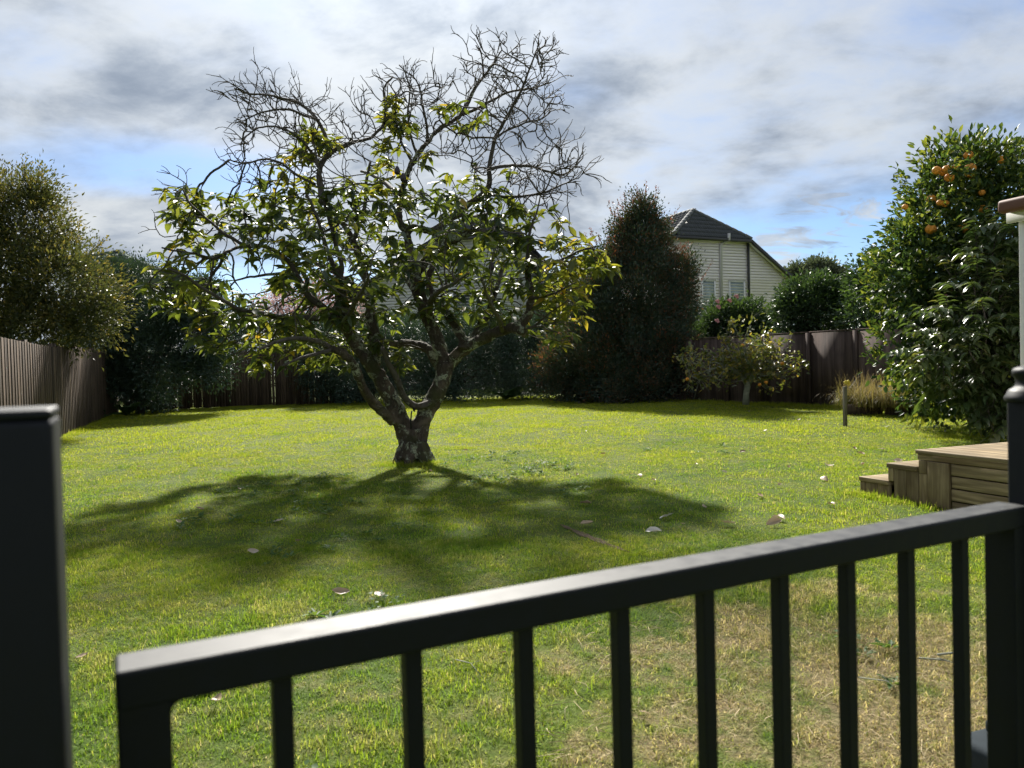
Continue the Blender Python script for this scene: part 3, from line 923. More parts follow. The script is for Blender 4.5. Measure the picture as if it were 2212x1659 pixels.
mb.prism([Cp(-0.06, 3.3, 2.60), Cp(3.4, 3.3, 2.60), Cp(3.4, 1.52, 2.72), Cp(-0.06, 1.52, 2.72)], Vector((0, 0, 0.03)))
mb.build('roof', M_BROWN, cabin)

# stake in the lawn
sp = G(1826, 921)
mb = MB(); mb.box((sp.x, sp.y, sp.z + 0.33), (0.055, 0.055, 0.76), np.array(Matrix.Rotation(0.3, 3, 'Z') @ Matrix.Rotation(0.012, 3, 'Y')))
tag(mb.build('wooden_stake', M_STAKE, bevel=0.004), 'short grey wooden stake standing alone in the lawn', 'stake')
# ------------------------------------------------------------------ bushes and trees round the lawn
def rand_dirs(n, rng):
    v = rng.normal(size=(n, 3)); return nrm(v)

def noise3(p, s, seed=0):
    """cheap smooth pseudo-noise in -1..1 from sines"""
    r = np.random.default_rng(seed)
    out = np.zeros(len(p))
    for k in range(6):
        w = r.normal(size=3) * s * (1.0 + 0.5 * k); ph = r.uniform(0, 6.28)
        out += np.sin(p @ w + ph) / (1 + 0.45 * k)
    return out / 2.4

def foliage(lobes, n_clumps, per, leaf, width, rng, sigma=0.16, shell=(0.62, 1.03), tpl=LEAF_S, rough=0.22, up_bias=0.35, droop=0.15, seed=1, tip_bright=0.0, face=None, floor=None, warm=1.0):
    """leaves set in clumps through the lobes of a crown; returns V, F, rnd, clump centres"""
    vol = np.array([np.prod(l[1]) ** (2 / 3) for l in lobes]); cnt = rng.multinomial(n_clumps, vol / vol.sum())
    C = []; N = []; TT = []
    for (c, r), k in zip(lobes, cnt):
        d = rand_dirs(k * 2, rng)
        if face is not None:                       # more clumps on the side one can see
            keep = rng.random(len(d)) < np.clip(0.55 - 0.45 * d[:, 1], 0.22, 1.0); d = d[keep]
        d = d[:k]
        f = shell[0] + (shell[1] - shell[0]) * np.sqrt(rng.random(len(d)))
        bump_ = 1.0 + rough * noise3(d * 2.0 + np.asarray(c), 1.6, seed)
        p = np.asarray(c) + d * np.asarray(r) * (f * bump_)[:, None]
        C.append(p); N.append(nrm(d / np.asarray(r))); TT.append(f)
    C = np.vstack(C); N = np.vstack(N); TT = np.concatenate(TT)
    # drop clumps deep inside another lobe
    keep = np.ones(len(C), bool)
    for c, r in lobes:
        q = np.linalg.norm((C - np.asarray(c)) / np.asarray(r), axis=1)
        keep &= q > shell[0] * 0.8
    if floor is not None: keep &= C[:, 2] > floor
    C, N, TT = C[keep], N[keep], TT[keep]
    n = len(C)
    k = rng.poisson(per, n).clip(4)
    idx = np.repeat(np.arange(n), k)
    m = len(idx)
    off = rng.normal(size=(m, 3)) * sigma
    pos = C[idx] + off
    if floor is not None: pos[:, 2] = np.maximum(pos[:, 2], floor - 0.03)
    d = nrm(N[idx] * 0.7 + nrm(off) * 0.8 + rand_dirs(m, rng) * 0.7 + np.array([0, 0, up_bias - droop]))
    up = nrm(np.array([0, 0, 1.0]) + N[idx] * 0.6 + rand_dirs(m, rng) * 0.7)
    L = leaf * rng.uniform(0.65, 1.25, m); Wd = width * rng.uniform(0.75, 1.2, m)
    V, F = leaf_arrays(tpl, pos, d, up, L, Wd)
    cr = rng.random(n)
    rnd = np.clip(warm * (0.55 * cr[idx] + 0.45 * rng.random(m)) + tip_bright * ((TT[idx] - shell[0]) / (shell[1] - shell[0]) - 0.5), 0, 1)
    return V, F, np.repeat(rnd, len(tpl[0])), C, N

def skeleton(base, tips, rng, r0=0.06, n=14, bend=0.25):
    """trunk and limbs from the base to some of the clumps"""
    mb = MB()
    tips = np.asarray(tips); pick = tips[rng.choice(len(tips), min(n, len(tips)), replace=False)]
    b = np.asarray(base, float)
    top = b + np.array([0, 0, 0.45 * (pick[:, 2].max() - b[2])])
    mb.tube([b - np.array([0, 0, 0.1]), b * 0.5 + top * 0.5 + rng.normal(size=3) * 0.05, top], [r0 * 1.3, r0, r0 * 0.7], 8)
    for p in pick:
        s = b + (top - b) * rng.uniform(0.15, 1.0)
        mid = (s + p) / 2 + rng.normal(size=3) * bend * 0.4 + np.array([0, 0, 0.1])
        mb.tube([s, mid, p], [r0 * 0.55, r0 * 0.32, 0.008], 5)
    return mb

def bush(name, label, cat, base, lobes, n_clumps, per, leaf, width, mat_, seed, r0=0.06, limbs=14, group=None, bark=None, extra=None, dens=1.9, grow=1.22, **kw):
    rng = np.random.default_rng(seed)
    n_clumps = int(n_clumps * dens); per = per * 1.7; leaf *= grow; width *= grow
    root = empty(name, base); tag(root, label, cat, group)
    V, F, rnd, C, N = foliage(lobes, n_clumps, per, leaf, width, rng, seed=seed, **kw)
    if extra is not None:
        V2, F2, r2 = extra(rng)
        F = np.vstack([F, F2 + len(V)]); V = np.vstack([V, V2]); rnd = np.concatenate([rnd, r2])
    skeleton(base, C, rng, r0, limbs).build('trunk', bark or M_TWIG, root, True)
    cr = add('crown', mesh_np('crown', V, F, mat_, False, {'rnd': rnd}), root)
    tag(cr, kind='stuff')
    return root, C, N, rng

STEM = (np.array([[0, 0, 0], [0.5, 0.5, 0], [1, 0, 0], [0.5, -0.5, 0.0]]), np.array([[0, 3, 2], [0, 2, 1]]))
def shoots(points, dirs, rng, n_leaf=16, length=0.6, leaf=0.08, width=0.03, tpl=LEAF_S, rlo=0.5, rhi=1.0):
    """upright leafy shoots that break the outline"""
    Vs, Fs, Rs = [], [], []; nv = 0
    for p, d in zip(points, dirs):
        d = np.asarray(d, float); k = n_leaf
        tt = np.sort(rng.uniform(0.05, 1, k))
        L = length * rng.uniform(0.6, 1.2)
        ax = nrm(d + rng.normal(size=3) * 0.15)
        pos = np.asarray(p) + tt[:, None] * L * ax + rng.normal(size=(k, 3)) * 0.01
        side = nrm(rng.normal(size=(k, 3)))
        dd = nrm(ax * 0.8 + side * 0.8)
        up = nrm(np.cross(dd, rng.normal(size=(k, 3))))
        V, F = leaf_arrays(tpl, pos, dd, up, leaf * rng.uniform(0.7, 1.2, k), width * rng.uniform(0.8, 1.2, k))
        Vs.append(V); Fs.append(F + nv); Rs.append(np.full(len(V), 0.0) + np.repeat(rng.uniform(rlo, rhi, k), len(tpl[0]))); nv += len(V)
        V, F = leaf_arrays(STEM, np.array([np.asarray(p, float) - ax * L * 0.35]), ax[None], nrm(rng.normal(size=(1, 3))), np.array([L * 1.3]), np.array([0.011]))
        Vs.append(V); Fs.append(F + nv); Rs.append(np.zeros(len(V))); nv += len(V)      # the stem
    return np.vstack(Vs), np.vstack(Fs), np.concatenate(Rs)

def at(px, py, Y): return np3(P(px, py, Y))
def foot(px, Y):
    p = P(px, 800, Y); return (p.x, Y, gz(p.x, Y))
def lob(px, py, Y, rx, ry, rz): return (at(px, py, Y), (rx, ry, rz))

# olive-green tree over the side fence
def ol_extra(rng):
    pts = [at(60 + rng.uniform(-25, 30), 400 + rng.uniform(-10, 30), 17.2) for _ in range(5)] + [at(150 + rng.uniform(-20, 40), 545 + rng.uniform(-15, 20), 17.0) for _ in range(5)] + [at(235 + rng.uniform(-20, 20), 640 + rng.uniform(-20, 20), 16.5) for _ in range(4)]
    ds = [np.array([rng.normal() * 0.25, 0, 1.0]) for _ in range(5)] + [np.array([0.6, 0, 0.7])] * 5 + [np.array([0.9, 0, 0.25])] * 4
    return shoots(pts, ds, rng, 26, 0.75, 0.075, 0.032)
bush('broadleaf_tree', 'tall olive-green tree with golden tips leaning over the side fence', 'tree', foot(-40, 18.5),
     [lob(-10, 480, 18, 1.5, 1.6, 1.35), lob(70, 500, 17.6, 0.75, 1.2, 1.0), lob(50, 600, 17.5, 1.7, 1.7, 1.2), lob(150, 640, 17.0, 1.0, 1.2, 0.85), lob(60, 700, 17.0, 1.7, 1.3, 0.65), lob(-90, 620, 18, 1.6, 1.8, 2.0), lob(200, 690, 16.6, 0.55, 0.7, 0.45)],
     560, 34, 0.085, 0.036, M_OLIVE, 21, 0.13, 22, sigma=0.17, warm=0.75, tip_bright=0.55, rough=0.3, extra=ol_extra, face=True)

# dark bush in the corner
bush('dark_bush', 'large dark evergreen bush filling the back corner by the paling fence', 'bush', foot(300, 23.0),
     [lob(255, 640, 23.5, 1.05, 1.2, 1.0), lob(330, 660, 23.0, 1.3, 1.2, 1.2), lob(230, 760, 22.4, 0.95, 1.0, 1.35), lob(330, 780, 22.6, 1.3, 1.1, 1.35), lob(410, 720, 23.0, 1.0, 1.0, 1.2), lob(440, 660, 23.6, 0.8, 0.9, 0.7), lob(460, 790, 22.8, 0.5, 0.7, 0.55)],
     620, 34, 0.085, 0.032, M_HEDGE, 22, 0.11, 20, sigma=0.17, shell=(0.55, 1.03), face=True, floor=gz(-11, 23) + 0.05)

# hedge along the back
lobes = []
for k, px in enumerate(range(700, 1260, 62)):
    Y = 25.6 - 0.4 * (k % 2)
    lobes.append(lob(px, 778 + 6 * (k % 3), Y, 0.75, 0.9, 1.5 + 0.12 * math.sin(k * 1.7)))
for k, px in enumerate(range(1010, 1260, 55)):
    lobes.append(lob(px, 740 - 5 * (k % 2), 26.0, 0.75, 0.9, 0.9))
bush('hedge', 'dense dark green hedge along the back of the lawn', 'hedge', foot(980, 25.6), lobes, 900, 34, 0.075, 0.032, M_HEDGE, 23, 0.07, 30,
     sigma=0.17, shell=(0.6, 1.03), face=True, floor=gz(0, 25) + 0.02)

# conical red-tipped tree
def rt_extra(rng):
    pts, ds = [], []
    for (px, py, n, dx) in ((1382, 450, 16, 0), (1345, 470, 9, -0.3), (1415, 480, 9, 0.25), (1300, 530, 9, -0.4), (1272, 610, 9, -0.5), (1340, 530, 8, -0.2), (1470, 570, 9, 0.1), (1488, 610, 7, 0.4), (1440, 560, 6, 0.2), (1320, 690, 7, -0.1), (1360, 680, 7, 0)):
        for _ in range(n):
            pts.append(at(px + rng.normal() * 14, py + rng.normal() * 14, 22.9 + rng.normal() * 0.3)); ds.append(np.array([dx + rng.normal() * 0.2, rng.normal() * 0.15, 1.0]))
    return shoots(pts, ds, rng, 22, 0.55, 0.06, 0.026, LEAF_S, 0.62, 1.0)
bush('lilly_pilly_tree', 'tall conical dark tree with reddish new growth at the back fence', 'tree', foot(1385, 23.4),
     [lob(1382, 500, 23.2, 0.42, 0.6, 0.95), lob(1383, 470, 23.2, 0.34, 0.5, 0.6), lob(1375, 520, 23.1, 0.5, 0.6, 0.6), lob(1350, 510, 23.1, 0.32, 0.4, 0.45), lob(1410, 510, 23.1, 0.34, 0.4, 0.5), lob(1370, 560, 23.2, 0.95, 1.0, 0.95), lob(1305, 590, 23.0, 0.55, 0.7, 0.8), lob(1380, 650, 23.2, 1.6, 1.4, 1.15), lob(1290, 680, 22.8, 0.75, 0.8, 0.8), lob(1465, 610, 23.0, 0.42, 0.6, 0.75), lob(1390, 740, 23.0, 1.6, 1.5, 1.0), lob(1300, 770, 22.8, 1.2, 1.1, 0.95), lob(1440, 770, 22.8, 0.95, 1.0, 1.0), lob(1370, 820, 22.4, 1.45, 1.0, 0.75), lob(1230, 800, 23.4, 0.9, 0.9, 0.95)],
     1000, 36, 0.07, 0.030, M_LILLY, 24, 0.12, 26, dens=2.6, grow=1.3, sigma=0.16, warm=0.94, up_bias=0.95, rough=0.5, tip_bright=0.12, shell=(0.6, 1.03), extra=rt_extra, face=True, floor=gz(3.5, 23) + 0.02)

# bushes behind the panel fence
bush('dark_bush', 'dark rounded bush squeezed between the red-tipped tree and the fence', 'bush', foot(1478, 26.0),
     [lob(1478, 690, 25.6, 0.55, 0.7, 0.75), lob(1470, 760, 25.6, 0.7, 0.7, 1.0)], 130, 30, 0.07, 0.035, M_HEDGE, 25, 0.05, 8, sigma=0.13, face=True, floor=0.3)
def petal_flower(name, p, r, m_, parent):
    mb = MB()
    for k in range(7):
        a = k * 2.4; rr = r * (0.55 + 0.45 * (k % 2))
        c = Vector(p) + Vector((math.cos(a) * rr * 0.5, -0.02 - 0.3 * r, math.sin(a) * rr * 0.5))
        mb.box(tuple(c), (rr, rr * 0.35, rr), np.array(Matrix.Rotation(a, 3, 'Y') @ Matrix.Rotation(0.3 * math.sin(3 * a), 3, 'X')))
    o = mb.build(name, m_, parent, True, r * 0.3, 3)
    return o
def cam_extra(spots, Y, n, ln):
    def f(rng):
        pts, ds = [], []
        for (px, py, dx) in spots:
            for _ in range(n):
                pts.append(at(px + rng.normal() * 6, py + rng.normal() * 5, Y)); ds.append(np.array([dx + rng.normal() * 0.2, rng.normal() * 0.2, 0.9]))
        return shoots(pts, ds, rng, 12, ln, 0.085, 0.045, LEAF_S, 0.3, 1.0)
    return f
c1, C_, N_, r_ = bush('camellia_bush', 'rounded camellia bush with a few pink flowers below the house windows', 'bush', foot(1588, 23.6),
     [lob(1590, 702, 23.3, 0.85, 0.8, 0.62), lob(1555, 694, 23.3, 0.45, 0.6, 0.5), lob(1632, 702, 23.2, 0.45, 0.6, 0.42), lob(1595, 740, 23.4, 1.05, 0.9, 0.9), lob(1540, 720, 23.4, 0.5, 0.6, 0.5), lob(1600, 810, 23.5, 0.7, 0.7, 0.9)],
     330, 20, 0.085, 0.045, M_CAM, 26, 0.07, 12, dens=1.4, grow=1.45, sigma=0.13, face=True, floor=0.3, extra=cam_extra([(1550, 655, -0.2), (1590, 655, 0), (1620, 656, 0.1), (1660, 678, 0.7), (1640, 660, 0.4), (1570, 652, 0)], 23.2, 3, 0.22))
for (px, py) in ((1549, 652), (1551, 664), (1590, 641), (1548, 694), (1575, 650)):
    petal_flower('flower', P(px, py, 22.35), 0.07, M_PETAL, c1)
c2, C_, N_, r_ = bush('camellia_bush', 'clipped dome-shaped camellia beside the right end of the cream house', 'bush', foot(1755, 21.6),
     [lob(1752, 640, 21.4, 0.88, 0.8, 0.55), lob(1765, 680, 21.2, 1.0, 0.85, 0.75), lob(1715, 690, 21.2, 0.5, 0.7, 0.65), lob(1805, 660, 21.3, 0.42, 0.6, 0.6), lob(1760, 750, 21.3, 0.9, 0.8, 0.9)],
     400, 20, 0.085, 0.045, M_CAM, 27, 0.07, 12, dens=1.4, grow=1.45, sigma=0.11, shell=(0.7, 1.0), rough=0.10, face=True, floor=0.3, extra=cam_extra([(1750, 600, 0), (1775, 598, 0.1)], 21.2, 3, 0.2))
bush('camellia_bush', 'upright dark camellia between the clipped dome and the tall citrus', 'bush', foot(1900, 19.6),
     [lob(1880, 640, 19.4, 0.5, 0.6, 0.75), lob(1920, 620, 19.4, 0.6, 0.7, 0.85), lob(1890, 690, 19.2, 0.75, 0.7, 0.6), lob(1870, 590, 19.4, 0.25, 0.3, 0.4), lob(1910, 760, 19.3, 0.7, 0.6, 0.7)],
     280, 20, 0.08, 0.042, M_CAM, 28, 0.06, 12, dens=1.4, grow=1.45, sigma=0.11, face=True, floor=0.3, extra=cam_extra([(1862, 580, 0), (1875, 560, 0), (1845, 610, -0.4), (1900, 560, 0.1)], 19.3, 3, 0.3))

# trees far behind
bush('distant_tree', 'broad dark tree far behind the right end of the cream house', 'tree', foot(1775, 70),
     [lob(1765, 602, 70, 1.6, 1.5, 1.25), lob(1740, 614, 70, 1.4, 1.4, 1.0), lob(1800, 606, 70, 1.5, 1.4, 0.9), lob(1720, 596, 71, 1.0, 1.0, 0.7), lob(1822, 616, 70, 0.9, 1, 0.6), lob(1775, 579, 70, 1.1, 1.1, 0.55), lob(1770, 654, 70, 2.2, 1.8, 1.6)],
     260, 26, 0.28, 0.16, M_FAR, 29, 0.25, 16, sigma=0.30, shell=(0.5, 1.03))
bush('blossom_tree', 'pink blossom tree behind the big leafy tree and the back fence', 'tree', foot(640, 30),
     [lob(640, 660, 30, 1.3, 1.0, 0.9), lob(690, 640, 30, 1.0, 0.9, 0.7), lob(600, 690, 30, 1.1, 0.9, 0.8), lob(740, 690, 30, 0.9, 0.9, 0.9)],
     240, 16, 0.065, 0.05, M_BLOSSOM, 30, 0.10, 40, sigma=0.22, shell=(0.3, 1.05))
bush('dark_bush', 'dark shrub at the back between the paling fence and the blossom tree', 'bush', foot(560, 27.5),
     [lob(560, 730, 27.5, 1.3, 0.9, 0.6), lob(640, 745, 27.6, 1.2, 0.9, 0.6), lob(500, 710, 27.4, 0.8, 0.8, 0.7), lob(740, 745, 27.8, 1.1, 0.9, 0.7), lob(830, 735, 27.8, 1.1, 0.9, 0.8), lob(920, 735, 27.8, 1.1, 0.9, 0.8)], 330, 30, 0.08, 0.035, M_HEDGE, 31, 0.06, 10, sigma=0.15, face=True, floor=0.4)

# ferns
def fern(label, base, n, length, seed):
    rng = np.random.default_rng(seed)
    root = empty('fern', base); tag(root, label, 'fern')
    for k in range(n):
        a = rng.uniform(math.pi * 0.95, math.pi * 2.05)
        L = length * rng.uniform(0.7, 1.1); steep = rng.uniform(0.5, 1.1)
        tt = np.linspace(0, 1, 16)
        hx = L * tt * math.cos(steep) * (1 + 0.2 * tt); hz = L * (tt * math.sin(steep) - 0.42 * tt ** 2)
        spine = np.stack([base[0] + hx * math.cos(a), base[1] + hx * math.sin(a) * 0.7, base[2] + 0.03 + hz], 1)
        tan = nrm(np.gradient(spine, axis=0)); sd = nrm(np.cross(tan, [0, 0, 1.0]))
        pos = np.vstack([spine[1:], spine[1:]]); s = np.concatenate([np.ones(15), -np.ones(15)])[:, None]
        d = nrm(np.vstack([sd[1:], sd[1:]]) * s + np.vstack([tan[1:], tan[1:]]) * 0.45 + np.array([0, 0, -0.15]))
        ll = np.tile(length * 0.24 * np.sin(np.pi * np.clip(tt[1:] * 0.92 + 0.08, 0, 1)) ** 0.7 + 0.01, 2)
        up = np.tile(np.array([[0, 0, 1.0]]), (30, 1)) + rng.normal(size=(30, 3)) * 0.1
        V, F = leaf_arrays(LEAF_S, pos, d, up, ll, np.full(30, length * 0.05))
        tv, tq, tt_ = tube_arrays(spine, np.linspace(0.008, 0.002, 16), 4)
        me = mesh_np('frond', np.vstack([V, tv]), [np.vstack([F, tt_ + len(V)]), tq + len(V)], M_FERN, False, {'rnd': np.full(len(V) + len(tv), rng.random())})
        add('frond', me, root)
fern('green fern growing at the foot of the back hedge', foot(1090, 24.3), 11, 0.95, 41)
fern('low fern in the shade under the dark corner bush', foot(270, 21.4), 9, 0.75, 42)
fern('small dark fern at the foot of the paling fence corner', foot(215, 21.2), 7, 0.6, 43)

# small citrus tree in front of the panel fence
def fruit_mesh(name, p, r, m_, parent, squash=0.92):
    prof = [(0.001, -r * squash)] + [(r * math.cos(a), r * squash * math.sin(a)) for a in np.linspace(-1.35, 1.3, 9)] + [(0.001, r * squash * 0.93)]
    mb = MB(); mb.lathe(prof, tuple(p), 14)
    return mb.build(name, m_, parent, True)
rng = np.random.default_rng(51)
cb = foot(1611, 18.4)
ct = empty('small_citrus_tree', cb); tag(ct, 'small straggly citrus tree with yellowing leaves and a few oranges by the fence', 'tree')
mb = MB()
def cpt(px, py, dy=0.0): return at(px, py, 18.4 + dy)
mb.tube([cpt(1611, 874), cpt(1612, 850), cpt(1615, 832), cpt(1612, 822)], [0.085, 0.07, 0.075, 0.06], 9)
mains = [[(1614, 832), (1602, 812), (1585, 800), (1562, 788), (1535, 780)], [(1616, 830), (1628, 815), (1640, 800), (1662, 785), (1685, 760)], [(1614, 826), (1596, 798), (1580, 770), (1570, 745)], [(1617, 826), (1630, 795), (1640, 765), (1648, 740)], [(1614, 822), (1612, 790), (1610, 760), (1604, 740)], [(1602, 812), (1570, 790), (1530, 800), (1492, 812)], [(1640, 800), (1668, 795), (1690, 790)]]
tips = []
for k, ln in enumerate(mains):
    dy = [0, 0, 0.5, 0.4, -0.5, -0.2, -0.3][k]
    pts = [cpt(x, y, dy * i_ / len(ln)) for i_, (x, y) in enumerate(ln)]
    mb.tube(pts, np.linspace(0.058, 0.012, len(pts)), 7)
    for _ in range(15):
        s = pts[rng.integers(1, len(pts))]
        e = s + nrm(rng.normal(size=3) * np.array([1, 0.8, 0.55]) + np.array([0, 0, 0.2])) * rng.uniform(0.25, 0.75)
        m_ = (s + e) / 2 + rng.normal(size=3) * 0.06
        mb.tube([s, m_, e], [0.011, 0.008, 0.004], 4); tips += [e, m_]
        for _ in range(3):
            e2 = e + nrm(rng.normal(size=3)) * rng.uniform(0.1, 0.3); mb.tube([m_ if rng.random() < .4 else e, e2], [0.005, 0.003], 3); tips.append(e2)
mb.build('trunk', M_PALEBARK, ct, True)
tips = np.array(tips)
tp = tips[rng.random(len(tips)) < 0.85]; idx = np.repeat(np.arange(len(tp)), rng.integers(2, 7, len(tp)))
pos = tp[idx] + rng.normal(size=(len(idx), 3)) * 0.05
V, F = leaf_arrays(LEAF_FLAT, pos, nrm(rng.normal(size=(len(idx), 3)) + np.array([0, -0.2, 0.15])), nrm(rng.normal(size=(len(idx), 3)) * 0.6 + np.array([0, 0, 1])), rng.uniform(0.085, 0.15, len(idx)), rng.uniform(0.05, 0.075, len(idx)))
tag(add('crown', mesh_np('crown', V, F, M_YEL, True, {'rnd': np.repeat(rng.random(len(idx)), len(LEAF_FLAT[0]))}), ct), kind='stuff')
for (px, py) in ((1485, 819), (1641, 831), (1655, 826), (1690, 785), (1604, 746)):
    fruit_mesh('orange', at(px, py, 18.0), 0.045, M_ORANGE, ct)

# tall citrus tree with large fruit
def ci_extra(rng):
    pts, ds = [], []
    for (px, py, n, dx) in ((1945, 395, 4, -0.9), (1965, 420, 4, -0.8), (2075, 335, 6, 0), (2010, 350, 5, -0.2), (2110, 340, 5, 0.2), (2150, 330, 5, 0.4), (2185, 315, 6, 0.7), (1900, 560, 6, -0.8), (1880, 590, 6, -0.8), (1930, 500, 5, -0.7), (1990, 370, 5, -0.3), (1930, 630, 6, -0.8), (1890, 660, 5, -0.9), (1900, 720, 5, -0.9), (1890, 760, 5, -0.9)):
        for _ in range(n):
            pts.append(at(px + 15 + rng.normal() * 8, py + 14 + rng.normal() * 8, 12.8 + rng.normal() * 0.2)); ds.append(np.array([dx + rng.normal() * 0.2, rng.normal() * 0.2, 0.7]))
    for (px, py) in ((2092, 335), (2067, 362), (2096, 366), (2045, 366), (2023, 368), (2051, 383), (2012, 430), (2042, 440), (2011, 495), (2079, 493), (2122, 452), (2122, 503), (2164, 345)):
        for _ in range(2):                          # leaves hanging about each fruit
            pts.append(at(px + rng.normal() * 10, py - 12 + rng.normal() * 5, 11.9)); ds.append(np.array([rng.normal() * 0.6, -0.2, rng.normal() * 0.5]))
    return shoots(pts, ds, rng, 13, 0.38, 0.10, 0.044, LEAF_FLAT, 0.2, 1.0)
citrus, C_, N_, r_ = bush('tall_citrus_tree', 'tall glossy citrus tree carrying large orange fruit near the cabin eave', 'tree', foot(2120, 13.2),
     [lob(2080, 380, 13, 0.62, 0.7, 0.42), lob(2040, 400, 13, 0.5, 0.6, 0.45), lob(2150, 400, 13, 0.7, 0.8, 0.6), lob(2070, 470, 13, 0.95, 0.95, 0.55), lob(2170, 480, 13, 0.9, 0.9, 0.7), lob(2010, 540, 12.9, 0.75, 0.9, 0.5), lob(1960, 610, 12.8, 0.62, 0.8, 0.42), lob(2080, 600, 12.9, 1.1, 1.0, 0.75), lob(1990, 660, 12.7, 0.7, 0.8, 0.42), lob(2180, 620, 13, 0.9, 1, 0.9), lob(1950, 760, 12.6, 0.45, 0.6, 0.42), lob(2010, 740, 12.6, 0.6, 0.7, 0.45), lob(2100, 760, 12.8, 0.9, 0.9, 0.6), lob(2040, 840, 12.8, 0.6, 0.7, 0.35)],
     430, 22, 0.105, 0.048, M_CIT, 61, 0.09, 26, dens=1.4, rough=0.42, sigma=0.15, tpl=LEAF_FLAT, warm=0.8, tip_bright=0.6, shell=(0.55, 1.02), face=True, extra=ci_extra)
for (px, py, r) in ((2092, 335, 20), (2067, 362, 19), (2096, 364, 24), (2094, 374, 20), (2045, 366, 19), (2023, 368, 19), (2051, 383, 21), (2037, 372, 17), (2012, 430, 20), (2042, 440, 16), (2011, 495, 23), (2079, 493, 24), (2122, 452, 20), (2122, 503, 19), (2164, 345, 18), (1955, 447, 13), (2121, 416, 14), (2030, 438, 14)):
    fruit_mesh('orange', at(px, py, 12.0 + 0.07 * ((px * 7) % 5)), r / 2.0 * 12.4 / FPX * 0.98, M_ORANGE, citrus)
# ------------------------------------------------------------------ the big avocado tree
TY = 10.4
rng = np.random.default_rng(77)
tb = G(893, 999)
tree = empty('avocado_tree', tuple(tb))
tag(tree, 'large spreading tree with bare curly top twigs and drooping long leaves on the lawn', 'tree')
PXM = TY / FPX                                   # metres per pixel at the tree
